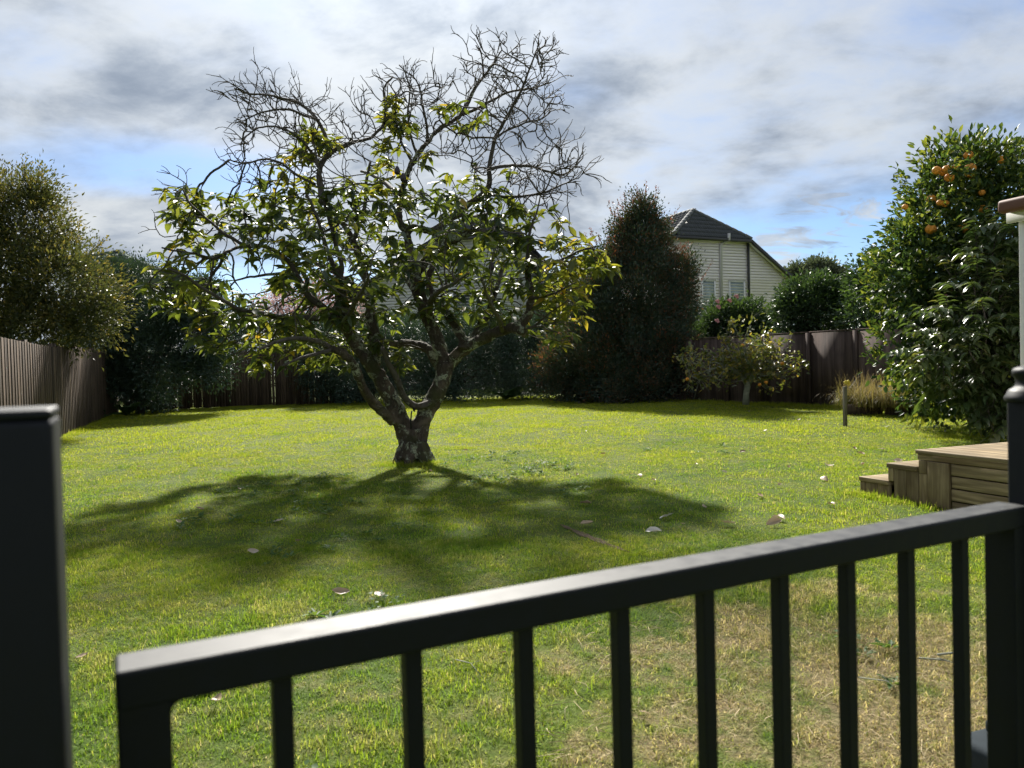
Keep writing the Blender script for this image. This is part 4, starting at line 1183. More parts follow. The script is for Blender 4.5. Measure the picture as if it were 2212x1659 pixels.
# main limbs: depth offset at the start and the end, half widths in pixels, course
LIMBS = [
 (0, 0, 35, 33, [(893, 1004), (892, 985), (890, 960), (890, 940), (891, 924)], [36, 31, 29.5, 32, 31]),
 (0, -.35, 21, 13, [(881, 955), (866, 905), (838, 852), (808, 804), (784, 772), (759, 728), (742, 700)], None),
 (-.35, -.7, 14, 10, [(742, 700), (738, 660), (733, 625), (732, 600)], None),
 (-.15, -1.3, 12, 9, [(850, 912), (822, 886), (788, 850), (775, 812), (757, 778), (736, 760), (716, 752)], None),
 (-.7, -1.0, 6, 3, [(732, 604), (715, 560), (704, 540), (694, 500), (680, 455), (662, 420)], None),
 (-.7, -.6, 6, 1.5, [(734, 606), (739, 570), (728, 530), (715, 488), (705, 440), (697, 396), (682, 330), (672, 268)], None),
 (-.1, .5, 14, 7, [(806, 800), (812, 752), (803, 700), (797, 650), (785, 580), (776, 549), (763, 519), (745, 487), (727, 468)], None),
 (.5, 1.0, 6, 3, [(763, 519), (776, 480), (790, 440), (788, 400), (800, 350)], None),
 (-.4, -.9, 10, 3, [(745, 705), (705, 668), (664, 640), (640, 600), (622, 568), (597, 547), (560, 532), (533, 533), (503, 537), (484, 545)], None),
 (-.8, -1.4, 5, 2, [(655, 628), (625, 590), (590, 590), (560, 593), (535, 597), (508, 606)], None),
 (-.45, -2.2, 8, 2.5, [(748, 712), (716, 690), (660, 682), (593, 677), (560, 669), (518, 663), (475, 642), (432, 614), (400, 592), (362, 580)], None),
 (-.9, -1.6, 4.5, 2, [(560, 533), (530, 530), (500, 512), (475, 499), (438, 466), (411, 440), (394, 408)], None),
 (-.9, -2.0, 4, 2, [(500, 540), (460, 560), (420, 545), (380, 540), (350, 535)], None),
 (-.6, .1, 7, 5, [(697, 440), (688, 395), (690, 366), (704, 338), (722, 322), (745, 316), (766, 306)], None),
 (-.2, .2, 5, 1.5, [(716, 326), (704, 294), (689, 258), (670, 238), (644, 219), (610, 212), (573, 205), (535, 204), (506, 190)], None),
 (-.2, -.5, 3.5, 1.5, [(690, 260), (655, 249), (629, 234), (592, 234), (558, 245), (532, 258)], None),
 (-.3, -.8, 3.5, 1.5, [(690, 366), (660, 310), (633, 288), (603, 277), (561, 275), (535, 288), (520, 310)], None),
 (-.4, -.9, 3.5, 1.5, [(682, 400), (640, 380), (600, 350), (560, 345), (525, 355), (495, 345)], None),
 (.1, .6, 4, 2, [(766, 306), (800, 300), (833, 270), (833, 219), (826, 190), (849, 166)], None),
 # right-hand stem
 (0, .05, 20, 18, [(903, 955), (911, 915), (927, 884), (940, 863), (952, 837), (960, 810), (965, 788)], None),
 (.05, .25, 15, 14, [(963, 792), (954, 767), (944, 736), (931, 704), (917, 672), (905, 635), (900, 605), (894, 580)], None),
 (.25, .4, 11, 8, [(896, 590), (888, 549), (881, 511), (876, 498), (890, 490), (908, 493), (932, 502)], None),
 (.4, .1, 10, 5.5, [(932, 502), (952, 493), (980, 474), (1004, 455), (1025, 438), (1049, 418), (1061, 390), (1056, 366)], None),
 (.1, -.3, 5.5, 1.5, [(1056, 368), (1062, 330), (1068, 300), (1089, 264), (1111, 227), (1130, 189), (1145, 144), (1156, 116), (1177, 97)], None),
 (.1, .4, 4.5, 1.5, [(1055, 366), (1096, 357), (1145, 358), (1183, 373), (1216, 381), (1239, 366), (1259, 341)], None),
 (.1, -.4, 4, 1.5, [(1049, 420), (1092, 429), (1138, 426), (1171, 421), (1205, 403), (1239, 388)], None),
 (.3, .3, 1.8, 1.2, [(1214, 381), (1207, 340), (1210, 300), (1207, 276)], None),
 (-.1, .5, 3, 1.5, [(1066, 302), (1092, 283), (1134, 264), (1172, 257), (1190, 240)], None),
 (.25, -.4, 12, 7, [(897, 588), (917, 564), (938, 542), (963, 528), (994, 512), (1012, 504), (1034, 500), (1058, 506), (1083, 518), (1110, 523)], None),
 (.4, 1.0, 8, 5.5, [(878, 500), (862, 486), (862, 440), (876, 380), (901, 335), (927, 305), (946, 280), (972, 264), (996, 248)], None),
 (1.0, 1.2, 5.5, 1.5, [(996, 248), (1010, 219), (1029, 182), (1044, 166), (1070, 129), (1084, 108)], None),
 (1.1, .7, 4, 1.5, [(996, 248), (1025, 241), (1066, 215), (1100, 197), (1150, 190), (1190, 178)], None),
 (1.1, 1.2, 2.5, 1.2, [(1044, 166), (1044, 140), (1042, 112), (1028, 98)], None),
 (.9, .8, 3.5, 1.4, [(925, 306), (918, 262), (912, 225), (905, 181), (884, 158)], None),
 (.8, .4, 3.2, 1.4, [(901, 336), (884, 290), (879, 240), (886, 197), (876, 153), (862, 140)], None),
 (.8, .1, 3, 1.4, [(890, 350), (862, 300), (850, 250), (858, 205), (840, 180)], None),
 (.1, -.6, 14, 12, [(966, 792), (976, 783), (993, 763), (1018, 748), (1058, 726), (1092, 711), (1121, 706)], None),
 (-.6, -.7, 12, 6, [(1112, 707), (1138, 690), (1147, 656), (1148, 618), (1138, 590), (1140, 560)], None),
 (-.6, -.65, 12, 11, [(1108, 708), (1128, 716), (1136, 721)], None),
 (-.7, -.9, 5, 1.5, [(1139, 570), (1142, 512), (1152, 480), (1160, 455), (1168, 420)], None),
 (-.7, -1.4, 4, 1.5, [(1140, 580), (1174, 574), (1205, 563), (1248, 542), (1288, 531)], None),
 (-.7, -1.8, 3.5, 1.5, [(1146, 645), (1186, 641), (1212, 628), (1245, 610)], None),
 (-.65, -1.5, 3, 1.5, [(1130, 712), (1157, 701), (1172, 684), (1203, 665), (1225, 650)], None),
 (-.65, -1.3, 2.5, 1.5, [(1130, 712), (1165, 705), (1190, 715), (1205, 718)], None),
 (-.2, .7, 11, 6, [(1000, 757), (1000, 728), (978, 698), (958, 666), (938, 640), (928, 612), (932, 585), (939, 556), (950, 522)], None),
 (-.2, .9, 10, 4, [(1010, 752), (1030, 715), (1050, 690), (1060, 650), (1075, 610), (1090, 570)], None),
 (-.05, -.75, 9, 6, [(938, 868), (921, 873), (901, 881), (886, 875), (874, 862), (865, 841), (857, 820), (846, 799), (836, 778), (826, 752)], None),
 (.1, .9, 13, 8, [(958, 800), (943, 784), (937, 763), (922, 747), (901, 741), (876, 741), (849, 745), (820, 740)], None),
 # limbs coming forward and going back, to give the crown its depth
 (-.4, -2.6, 8, 2.5, [(750, 715), (752, 690), (770, 650), (790, 620), (800, 590)], None),
 (-1.2, -2.4, 8, 2.5, [(716, 752), (690, 735), (640, 730), (590, 740), (560, 755)], None),
 (-1.2, -2.0, 6, 2, [(725, 756), (690, 765), (650, 775), (610, 790)], None),
 (.25, 2.4, 9, 3, [(905, 640), (880, 600), (850, 570), (830, 530), (815, 490)], None),
 (.2, -2.2, 9, 2.5, [(925, 690), (930, 650), (960, 620), (990, 610), (1010, 590)], None),
 (-.5, -2.4, 6, 2.5, [(1085, 714), (1080, 690), (1060, 660), (1050, 630), (1040, 600)], None),
 (.5, 2.2, 8, 3, [(797, 650), (760, 610), (720, 590), (680, 570), (640, 540)], None),
 (.9, 2.4, 7, 3, [(866, 430), (840, 400), (810, 380), (780, 370)], None),
 (.4, 2.2, 7, 3, [(950, 520), (985, 480), (1020, 470), (1060, 460)], None),
]
def limb_points(L):
    d0, d1, h0, h1, pts, hw = L
    n = len(pts)
    seg = [0.0]
    for k in range(1, n): seg.append(seg[-1] + math.hypot(pts[k][0] - pts[k - 1][0], pts[k][1] - pts[k - 1][1]))
    out, rr = [], []
    for k, (x, y) in enumerate(pts):
        f = seg[k] / seg[-1]
        Y = TY + d0 + (d1 - d0) * f
        out.append(np3(P(x, y, Y)))
        h = hw[k] if hw else h0 + (h1 - h0) * f
        rr.append(h * Y / FPX)
    # resample with a smooth curve
    out = np.array(out); rr = np.array(rr)
    tt = np.array(seg) / seg[-1]
    m = max(n, int(seg[-1] / 9) + 2)
    ti = np.linspace(0, 1, m)
    q = np.stack([np.interp(ti, tt, out[:, c_]) for c_ in range(3)], 1); r = np.interp(ti, tt, rr)
    for _ in range(2):
        q[1:-1] = 0.25 * q[:-2] + 0.5 * q[1:-1] + 0.25 * q[2:]
    return q, r
thick = MB(); thin = MB()
nodes, parent_i, base_r = [], [], []
for k, L in enumerate(LIMBS):
    q, r = limb_points(L)
    wob = np.cumsum(rng.normal(size=q.shape) * 0.004, axis=0); wob -= np.linspace(0, 1, len(q))[:, None] * wob[-1]
    q = q + wob
    if r.max() > 0.035: thick.tube(q, np.maximum(r * 1.04, 0.022), 12)
    if r.min() < 0.035: thin.tube(q, r * 0.92, 7)
    if k not in (0, 1, 19):
        s0 = int(len(q) * 0.25)
        for p_, rr_ in zip(q[s0:], r[s0:]):
            nodes.append(p_); parent_i.append(-1); base_r.append(rr_)
# root flare
for a in (0.4, 1.6, 2.7, 3.7, 4.6, 5.6):
    dx, dy = math.cos(a), math.sin(a)
    b0 = np.array([tb.x, tb.y + 0.0, tb.z])
    thick.tube([b0 + np.array([dx * 0.11, dy * 0.11, 0.26]), b0 + np.array([dx * 0.19, dy * 0.19, 0.09]), b0 + np.array([dx * 0.30, dy * 0.30, -0.05])], [0.09, 0.085, 0.05], 8)
tr_me = thick.mesh('trunk', M_BARK, True)
tr_ob = bpy.data.objects.new('trunk_form', tr_me); COL.objects.link(tr_ob)
rm = tr_ob.modifiers.new('r', 'REMESH'); rm.mode = 'VOXEL'; rm.voxel_size = 0.02; rm.use_smooth_shade = True
sm = tr_ob.modifiers.new('s', 'SMOOTH'); sm.factor = 0.5; sm.iterations = 5
tx = bpy.data.textures.new('bark_relief', 'CLOUDS'); tx.noise_scale = 0.10; tx.noise_depth = 3
dm = tr_ob.modifiers.new('d', 'DISPLACE'); dm.texture = tx; dm.strength = 0.045; dm.mid_level = 0.62; dm.texture_coords = 'GLOBAL'
dg = bpy.context.evaluated_depsgraph_get()
me2 = bpy.data.meshes.new_from_object(tr_ob.evaluated_get(dg))
me2.name = 'trunk'
bpy.data.objects.remove(tr_ob)
me2.materials.clear(); me2.materials.append(M_BARK)
me2.polygons.foreach_set('use_smooth', np.ones(len(me2.polygons), bool))
add('trunk', me2, tree)

# --- grow finer branches towards points spread through the crown
LEAFY = [(300, 590), (335, 540), (340, 470), (345, 400), (398, 385), (445, 430), (500, 405), (560, 375), (620, 330), (680, 285), (740, 340), (800, 300), (850, 275), (905, 320), (960, 350), (1040, 380), (1110, 420), (1190, 440), (1235, 490), (1330, 538), (1310, 590), (1262, 640), (1262, 690), (1230, 745), (1180, 735), (1150, 700), (1050, 690), (1000, 680), (960, 690), (900, 700), (880, 790), (840, 770), (800, 730), (760, 790), (690, 800), (560, 805), (520, 770), (440, 745), (380, 735), (430, 680), (330, 655)]
BARE = [(500, 200), (560, 175), (625, 165), (690, 225), (745, 235), (800, 230), (830, 185), (875, 140), (930, 190), (990, 170), (1015, 110), (1080, 85), (1130, 125), (1180, 90), (1200, 170), (1190, 250), (1180, 330), (1210, 285), (1255, 320), (1285, 375), (1235, 405), (1200, 440), (1100, 430), (1000, 390), (900, 335), (820, 305), (700, 330), (600, 360), (545, 400), (490, 350), (520, 300), (490, 270)]
def poly_sample(poly, n, rng):
    pl = np.array(poly, float); lo, hi = pl.min(0), pl.max(0); out = []
    while len(out) < n:
        p = lo + rng.random(2) * (hi - lo)
        if inside_poly(p, poly): out.append(p)
    return np.array(out)
def edge_dist(p, poly):
    pl = np.array(poly, float); d = np.full(len(p), 1e9)
    for k in range(len(pl)):
        a, b = pl[k - 1], pl[k]; ab = b - a
        t_ = np.clip(((p - a) @ ab) / (ab @ ab), 0, 1)
        d = np.minimum(d, np.linalg.norm(p - (a + t_[:, None] * ab), axis=1))
    return d
lp = poly_sample(LEAFY, 1120, rng); ld = edge_dist(lp, LEAFY)
keep = np.ones(len(lp), bool)
hole = np.hypot((lp[:, 0] - 545) / 75, (lp[:, 1] - 575) / 42) < 1; keep &= ~hole | (rng.random(len(lp)) < 0.2)
hole = np.hypot((lp[:, 0] - 900) / 60, (lp[:, 1] - 720) / 40) < 1; keep &= ~hole
hole = (lp[:, 1] < 400) & (lp[:, 0] > 700); keep &= ~hole | (rng.random(len(lp)) < 0.6)
lp, ld = lp[keep], ld[keep]
def to3(p, d, tmax, rng):
    th = np.minimum(tmax, 0.35 + d * PXM * 1.6)
    off = (rng.random(len(p)) * 2 - 1) * th
    left = np.clip((560 - p[:, 0]) / 250, 0, 1) * -1.2 + np.clip((p[:, 0] - 1120) / 180, 0, 1) * -0.9
    return np.array([np3(P(x, y, TY + o + l_)) for (x, y), o, l_ in zip(p, off, left)])
A1 = to3(lp, ld, 2.6, rng)
bp = poly_sample(BARE, 380, rng); A2 = to3(bp, edge_dist(bp, BARE), 1.3, rng)
extra_clusters = [(650, 300), (662, 285), (676, 296), (700, 278), (720, 300), (640, 330), (660, 340), (855, 215), (845, 205), (985, 215), (960, 235), (1030, 265), (840, 250), (860, 262), (690, 285), (710, 300), (970, 220), (1005, 262), (1020, 270), (1095, 355), (820, 300), (880, 270), (930, 330), (1205, 470)]
A3 = np.array([np3(P(x, y, TY + rng.normal() * 0.3)) for x, y in extra_clusters])
ATT = np.vstack([A1, A2, A3])
nodes = [np.asarray(n_) for n_ in nodes]
NA = np.array(nodes)
near_i = np.zeros(len(ATT), int); near_d = np.full(len(ATT), 1e9)
for s0 in range(0, len(NA), 400):
    dd = np.linalg.norm(ATT[:, None] - NA[None, s0:s0 + 400], axis=2)
    j_ = dd.argmin(1); v_ = dd[np.arange(len(ATT)), j_]
    b_ = v_ < near_d; near_d[b_] = v_[b_]; near_i[b_] = j_[b_] + s0
alive = np.ones(len(ATT), bool)
n_root = len(nodes)
STEP = 0.085
for it in range(70):
    act = alive & (near_d < 2.2)
    if not act.any(): break
    grow = {}
    for a_ in np.nonzero(act)[0]:
        grow.setdefault(near_i[a_], []).append(a_)
    new = []
    for nd, al in grow.items():
        v = (ATT[al] - nodes[nd]); v = nrm(v).mean(0)
        prev = nodes[nd] - nodes[parent_i[nd]] if parent_i[nd] >= 0 else np.zeros(3)
        v = nrm(v + rng.normal(size=3) * 0.36 + prev / STEP * 0.35)
        new.append((nodes[nd] + v * STEP, nd))
    st = len(nodes)
    for p_, nd in new:
        nodes.append(p_); parent_i.append(nd); base_r.append(0.0)
    NN = np.array([p_ for p_, _ in new])
    dd = np.linalg.norm(ATT[:, None] - NN[None], axis=2)
    j_ = dd.argmin(1); v_ = dd[np.arange(len(ATT)), j_]
    b_ = v_ < near_d; near_d[b_] = v_[b_]; near_i[b_] = j_[b_] + st
    alive &= near_d > 0.10
NODES = np.array(nodes); PAR = np.array(parent_i)
n_all = len(NODES)
kids = [[] for _ in range(n_all)]
for k in range(n_root, n_all): kids[PAR[k]].append(k)
tipc = np.zeros(n_all)
for k in range(n_all - 1, n_root - 1, -1):
    if not kids[k]: tipc[k] = 1
    if PAR[k] >= 0: tipc[PAR[k]] += tipc[k]
R_ = 0.0062 * np.maximum(tipc, 1) ** 0.42
tipsel = [k for k in range(n_root, n_all) if not kids[k]]
done = np.zeros(n_all, bool)
for k in sorted(tipsel, key=lambda q: 0):
    ch = [k]; done[k] = True
    while PAR[ch[-1]] >= 0:
        p_ = PAR[ch[-1]]; ch.append(p_)
        if p_ < n_root or done[p_]: break
        done[p_] = True
    ch = ch[::-1]
    if len(ch) >= 2:
        q = NODES[ch].copy()
        if len(q) > 3: q[1:-1] = 0.25 * q[:-2] + 0.5 * q[1:-1] + 0.25 * q[2:]
        r = R_[ch].copy(); r[0] = min(r[0], r[1] * 1.15) if ch[0] < n_root else r[1]
        thin.tube(q, r, 5)
def to_px(p):
    d = np.asarray(p) - np.array([0, 0, EYE])
    z_ = d @ np3(_F); x_ = d @ np3(_R); y_ = d @ np3(_U)
    return np.stack([CX + FPX * x_ / z_, CY - FPX * y_ / z_], -1)
TIPP = to_px(NODES[tipsel])
leaf_tip = np.array([inside_poly(p_, LEAFY) or (p_[1] > 520) for p_ in TIPP])
A3px = to_px(A3)
leaf_tip &= ~((TIPP[:, 1] < 400) & (rng.random(len(TIPP)) < 0.45))
leaf_tip |= (np.linalg.norm(TIPP[:, None] - A3px[None], axis=2).min(1) < 14)
# curly bare twigs
CEN = np3(P(830, 560, TY))
def outward(p):
    return nrm(nrm(np.asarray(p) - CEN) + np.array([0, 0, 0.35]))
def twig(p, d, L, rng, r=0.0060, side=True):
    """a bare twig: tapering, hooked towards its end, with a side twig or two"""
    n = 8
    ax = nrm(np.cross(d, rng.normal(size=3)) + 1e-6); k_ = rng.uniform(0.2, 2.0) / n
    pts = [np.asarray(p)]; d = nrm(d)
    for i_ in range(n):
        kk = k_ * (0.1 + 1.9 * (i_ / n) ** 1.5)
        d = nrm(d * math.cos(kk) + np.cross(ax, d) * math.sin(kk) + rng.normal(size=3) * 0.11)
        pts.append(pts[-1] + d * L / n)
    thin.tube(pts, np.linspace(r * 1.25, r * 0.6, n + 1), 4)
    if side:
        for _ in range(rng.integers(1, 4)):
            i_ = rng.integers(2, n); dd = pts[i_] - pts[i_ - 1]
            twig(pts[i_], nrm(nrm(dd) + nrm(rng.normal(size=3)) * 0.85), L * rng.uniform(0.3, 0.6), rng, r * 0.8, False)
for k, lf in zip(tipsel, leaf_tip):
    d = NODES[k] - NODES[PAR[k]]
    if not lf:
        for _ in range(rng.integers(1, 3)):
            twig(NODES[k], nrm(d) + outward(NODES[k]) * 0.8 + rng.normal(size=3) * 0.35, rng.uniform(0.18, 0.42), rng)
for k in range(n_root, n_all):
    px = to_px(NODES[k])
    if px[1] < 420 and rng.random() < 0.10 and not inside_poly(px, LEAFY):
        twig(NODES[k], outward(NODES[k]) + rng.normal(size=3) * 0.6, rng.uniform(0.14, 0.34), rng, 0.0052)
    elif rng.random() < 0.06:
        twig(NODES[k], outward(NODES[k]) + rng.normal(size=3) * 0.8, rng.uniform(0.14, 0.34), rng, 0.0045)
for L in LIMBS:                                   # spurs along the traced bare branches
    if L[3] < 2.1 and min(p_[1] for p_ in L[4]) < 400:
        q, r = limb_points(L)
        for i_ in range(len(q) // 4, len(q)):
            if rng.random() < 0.5:
                al = nrm(q[min(i_ + 1, len(q) - 1)] - q[i_ - 1])
                twig(q[i_], nrm(al + nrm(rng.normal(size=3)) * 1.0 + outward(q[i_]) * 0.5), rng.uniform(0.16, 0.42), rng, 0.0060)
br = thin.build('branches', M_TWIG, tree, True)
tag(br, kind='stuff')

# leaves in whorls at the tips
LP, LD, LU, LL, LW, LR = [], [], [], [], [], []
def whorl(p, d, n, rng, warm):
    d = nrm(np.asarray(d) + np.array([0, 0, 0.25]))
    a_ = nrm(np.cross(d, [0.3, 0.2, 0.9])); b_ = np.cross(d, a_)
    ph = rng.uniform(0, 6.28)
    wl = rng.random()
    for q in range(n):
        an = ph + q * 2.399 + rng.normal() * 0.2
        sp = rng.uniform(0.55, 1.25)
        v = nrm(d * math.cos(sp) + (a_ * math.cos(an) + b_ * math.sin(an)) * math.sin(sp) + np.array([0, 0, -0.5 - 0.35 * rng.random()]))
        LP.append(np.asarray(p) - d * rng.uniform(0, 0.10)); LD.append(v)
        LU.append(nrm(np.array([0, 0, 1.0]) + d * 0.5 + rng.normal(size=3) * 0.28))
        L_ = rng.uniform(0.13, 0.225); LL.append(L_); LW.append(L_ * rng.uniform(0.33, 0.42))
        LR.append(np.clip(0.34 * wl + 0.34 * rng.random() + warm + (0.35 if rng.random() < 0.06 else 0), 0, 1))
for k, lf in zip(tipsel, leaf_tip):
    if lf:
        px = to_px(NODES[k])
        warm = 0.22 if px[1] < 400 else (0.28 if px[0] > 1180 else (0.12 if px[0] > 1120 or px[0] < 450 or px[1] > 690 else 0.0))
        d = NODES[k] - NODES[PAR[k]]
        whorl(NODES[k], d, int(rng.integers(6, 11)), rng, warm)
        if rng.random() < 0.3 and PAR[PAR[k]] >= 0:
            g_ = PAR[PAR[k]]
            whorl(NODES[g_], rng.normal(size=3) + d / STEP, int(rng.integers(3, 6)), rng, warm)
LP, LD, LU = np.array(LP), nrm(np.array(LD)), np.array(LU); LL, LW, LR = np.array(LL), np.array(LW), np.array(LR)
LOG = ('avocado nodes', n_all, 'tips', len(tipsel), 'leaves', len(LP), 'left', int(alive.sum()))

def leaf_objects(root, tpl, LP, LD, LU, LL, LW, LR, m_, n_single, score, name='leaf', variants=10):
    """the leaves that show largest become parts of their own, the rest one part"""
    order = np.argsort(score)
    single = order[:n_single]; rest = order[n_single:]
    if len(rest):
        V, F = leaf_arrays(tpl, LP[rest], LD[rest], LU[rest], LL[rest], LW[rest])
        o = add('foliage', mesh_np('foliage', V, F, m_, True, {'rnd': np.repeat(LR[rest], len(tpl[0]))}), root)
        tag(o, kind='stuff')
    vm = []
    for q in range(variants):
        vm.append(mesh_np('leaf', tpl[0], tpl[1], m_, True, {'rnd': np.full(len(tpl[0]), (q + 0.5) / variants)}))
    x, y, z = leaf_frames(LD, LU)
    for s in single:
        m = Matrix(((x[s][0] * LL[s], y[s][0] * LW[s], z[s][0] * LL[s], LP[s][0]), (x[s][1] * LL[s], y[s][1] * LW[s], z[s][1] * LL[s], LP[s][1]),
                    (x[s][2] * LL[s], y[s][2] * LW[s], z[s][2] * LL[s], LP[s][2]), (0, 0, 0, 1)))
        add(name, vm[min(variants - 1, int(LR[s] * variants))], root, m)
dist_ = np.linalg.norm(LP - np.array([0, 0, EYE]), axis=1) / LL * 0.15
form = np.arange(len(LP)) % 3
for q, tp_ in enumerate((LEAF_AVO, leaf_template(0.42, 0.34, (0.30, 0.46, 0.42), 0.2), leaf_template(0.05, 0.12, (0.38, 0.5, 0.36)))):
    f_ = form == q
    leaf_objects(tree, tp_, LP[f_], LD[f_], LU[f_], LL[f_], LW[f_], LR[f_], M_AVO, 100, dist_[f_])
for (px, py) in ((858, 368), (871, 383), (1062, 575)):
    p_ = P(px, py, TY - 1.0)
    prof = [(0.001, -0.055), (0.028, -0.045), (0.038, -0.02), (0.032, 0.015), (0.018, 0.045), (0.001, 0.058)]
    mb = MB(); mb.lathe(prof, tuple(p_), 12); mb.build('avocado', M_AVOFRUIT, tree, True)
    mb = MB(); mb.tube([p_ + Vector((0, 0, 0.05)), p_ + Vector((0.01, 0.02, 0.12)), p_ + Vector((0, 0.03, 0.22))], [0.004, 0.003, 0.003], 4); mb.build('stalk', M_TWIG, tree, True)
# strap tying the cut branch down
s0 = P(893, 878, TY - 0.20)
mb = MB()
a0 = np.linspace(0, 2 * np.pi, 14)
ax_ = nrm(np.array([0.85, 0, 0.15])); b_ = np.array([0, 1.0, 0]); c_ = np.cross(ax_, b_)
mb.tube([np3(s0) + 0.066 * (np.cos(t_) * b_ + np.sin(t_) * c_) for t_ in a0], [0.011] * 14, 5)
mb.tube([np3(P(889, 888, TY - 0.27)), np3(P(888, 900, TY - 0.27)), np3(P(887, 912, TY - 0.24)), np3(P(888, 926, TY - 0.215))], [0.010, 0.010, 0.010, 0.010], 5)
tag(mb.build('strap', M_STRAP, None, True), 'black strap hanging from the cut branch in the fork of the big tree', 'strap')

# ------------------------------------------------------------------ glossy recurved-leaf shrub at the right
rng = np.random.default_rng(88)
sb = foot(2150, 11.6)
shrub = empty('glossy_shrub', sb)
tag(shrub, 'big shrub with shiny recurved leaves overhanging the lawn behind the railing post', 'shrub')
slobes = [lob(2030, 740, 11.0, 0.5, 0.5, 0.5), lob(2100, 700, 10.9, 0.7, 0.5, 0.7), lob(2120, 560, 11.5, 0.55, 0.7, 0.45), lob(2180, 560, 11.4, 0.6, 0.7, 0.7), lob(2090, 640, 11.4, 0.62, 0.8, 0.5), lob(2060, 720, 11.3, 0.62, 0.8, 0.42), lob(2160, 680, 11.3, 0.75, 0.9, 0.6), lob(2060, 790, 11.2, 0.62, 0.8, 0.40), lob(2150, 790, 11.2, 0.75, 0.8, 0.55), lob(2130, 850, 11.2, 0.62, 0.7, 0.36), lob(2210, 820, 11.2, 0.6, 0.8, 0.6), lob(2220, 680, 11.4, 0.6, 0.8, 0.8)]
mb = MB(); P1, D1, U1, L1, W1_, R1 = [], [], [], [], [], []
def spray(p0, d, L, rng):
    """arching twig with two ranks of recurved leaves"""
    n = int(L / 0.040)
    d = nrm(d); pts = [np.asarray(p0)]
    for _ in range(n):
        d = nrm(d + np.array([0, 0, -0.035]) + rng.normal(size=3) * 0.03); pts.append(pts[-1] + d * L / n)
    mb.tube(pts, np.linspace(0.006, 0.002, len(pts)), 4)
    side = nrm(np.cross(d, [0, 0, 1.0])); wl = rng.random()
    for i_ in range(2, len(pts)):
        s = 1 if i_ % 2 else -1
        P1.append(pts[i_]); D1.append(nrm(side * s * 0.85 + d * 0.55 + np.array([0, 0, 0.12]) + rng.normal(size=3) * 0.12))
        U1.append(nrm(np.array([0, 0, 1.0]) + rng.normal(size=3) * 0.22)); l_ = rng.uniform(0.11, 0.17); L1.append(l_); W1_.append(l_ * rng.uniform(0.42, 0.52))
        R1.append(np.clip(0.45 * wl + 0.5 * rng.random() + 0.1 * (rng.random() < .1), 0, 1))
vol = np.array([np.prod(l[1]) ** (2 / 3) for l in slobes]); cnt = rng.multinomial(520, vol / vol.sum())
for (c_, r_), k in zip(slobes, cnt):
    for _ in range(k):
        d = rand_dirs(1, rng)[0]
        if d[1] > 0.3 and rng.random() < 0.7: d[1] *= -1
        p_ = np.asarray(c_) + d * np.asarray(r_) * rng.uniform(0.45, 0.85)
        spray(p_, d + np.array([-0.25, -0.1, 0.15]), rng.uniform(0.22, 0.48), rng)
for (px, py, n_) in ((2040, 830, 4), (2060, 850, 4), (2000, 790, 4), (1985, 770, 3), (2120, 905, 6), (2160, 915, 6), (2080, 870, 4), (2110, 560, 5), (2150, 500, 5)):
    for _ in range(n_):
        spray(at(px + 40 + rng.normal() * 12, py - 6 + rng.normal() * 8, 11.1 + rng.normal() * 0.2), np.array([-1.0, -0.15 + rng.normal() * 0.2, 0.02 + rng.normal() * 0.15]), rng.uniform(0.35, 0.55), rng)
tipsS = np.array(P1)[::37]
skeleton(sb, tipsS, rng, 0.06, 40).build('trunk', M_TWIG, shrub, True)
tag(mb.build('twigs', M_TWIG, shrub, True), kind='stuff')
P1, D1, U1, L1, W1_, R1 = map(np.array, (P1, D1, U1, L1, W1_, R1))
pp = to_px(P1); sc_ = P1[:, 1] + 50.0 * ((pp[:, 0] > 2168) | (pp[:, 0] < 0)) - 1.2 * (pp[:, 0] < 2060)
print('shrub leaves', len(P1))
leaf_objects(shrub, LEAF_REC, P1, D1, U1, L1, W1_, R1, M_GLOSS, 300, sc_)
# ------------------------------------------------------------------ grass
def blade_tuft(n, radius, h0, h1, w, rng, lean=0.5, flat=0.0):
    V, F, Rn = [], [], []; b = 0
    for _ in range(n):
        a = rng.uniform(0, 6.283); r = radius * math.sqrt(rng.random())
        bx, by = r * math.cos(a), r * math.sin(a)
        h = rng.uniform(h0, h1); th = rng.uniform(0, 6.283); ln = abs(rng.normal()) * lean + flat
        dx, dy = math.cos(th), math.sin(th); sx, sy = -dy * w / 2, dx * w / 2
        k1 = math.sin(min(ln * 0.6, 1.35)) * h * 0.5; z1 = math.cos(min(ln * 0.6, 1.35)) * h * 0.5
        k2 = k1 + math.sin(min(ln * 1.5, 1.6)) * h * 0.5; z2 = z1 + math.cos(min(ln * 1.5, 1.6)) * h * 0.5
        V += [(bx - sx, by - sy, -0.004), (bx + sx, by + sy, -0.004), (bx + dx * k1 + sx * .8, by + dy * k1 + sy * .8, z1), (bx + dx * k1 - sx * .8, by + dy * k1 - sy * .8, z1), (bx + dx * k2, by + dy * k2, max(z2, 0.004))]
        F += [(b, b + 1, b + 2), (b, b + 2, b + 3), (b + 3, b + 2, b + 4)]; b += 5
        Rn += [min(1.0, rng.beta(1.6, 2.2) + (0.35 if rng.random() < 0.07 else 0))] * 5
    return V, F, Rn

def source(name, objs):
    c = bpy.data.collections.new(name)                # kept out of the scene: only feeds the scatter
    for o in objs: c.objects.link(o)
    return c

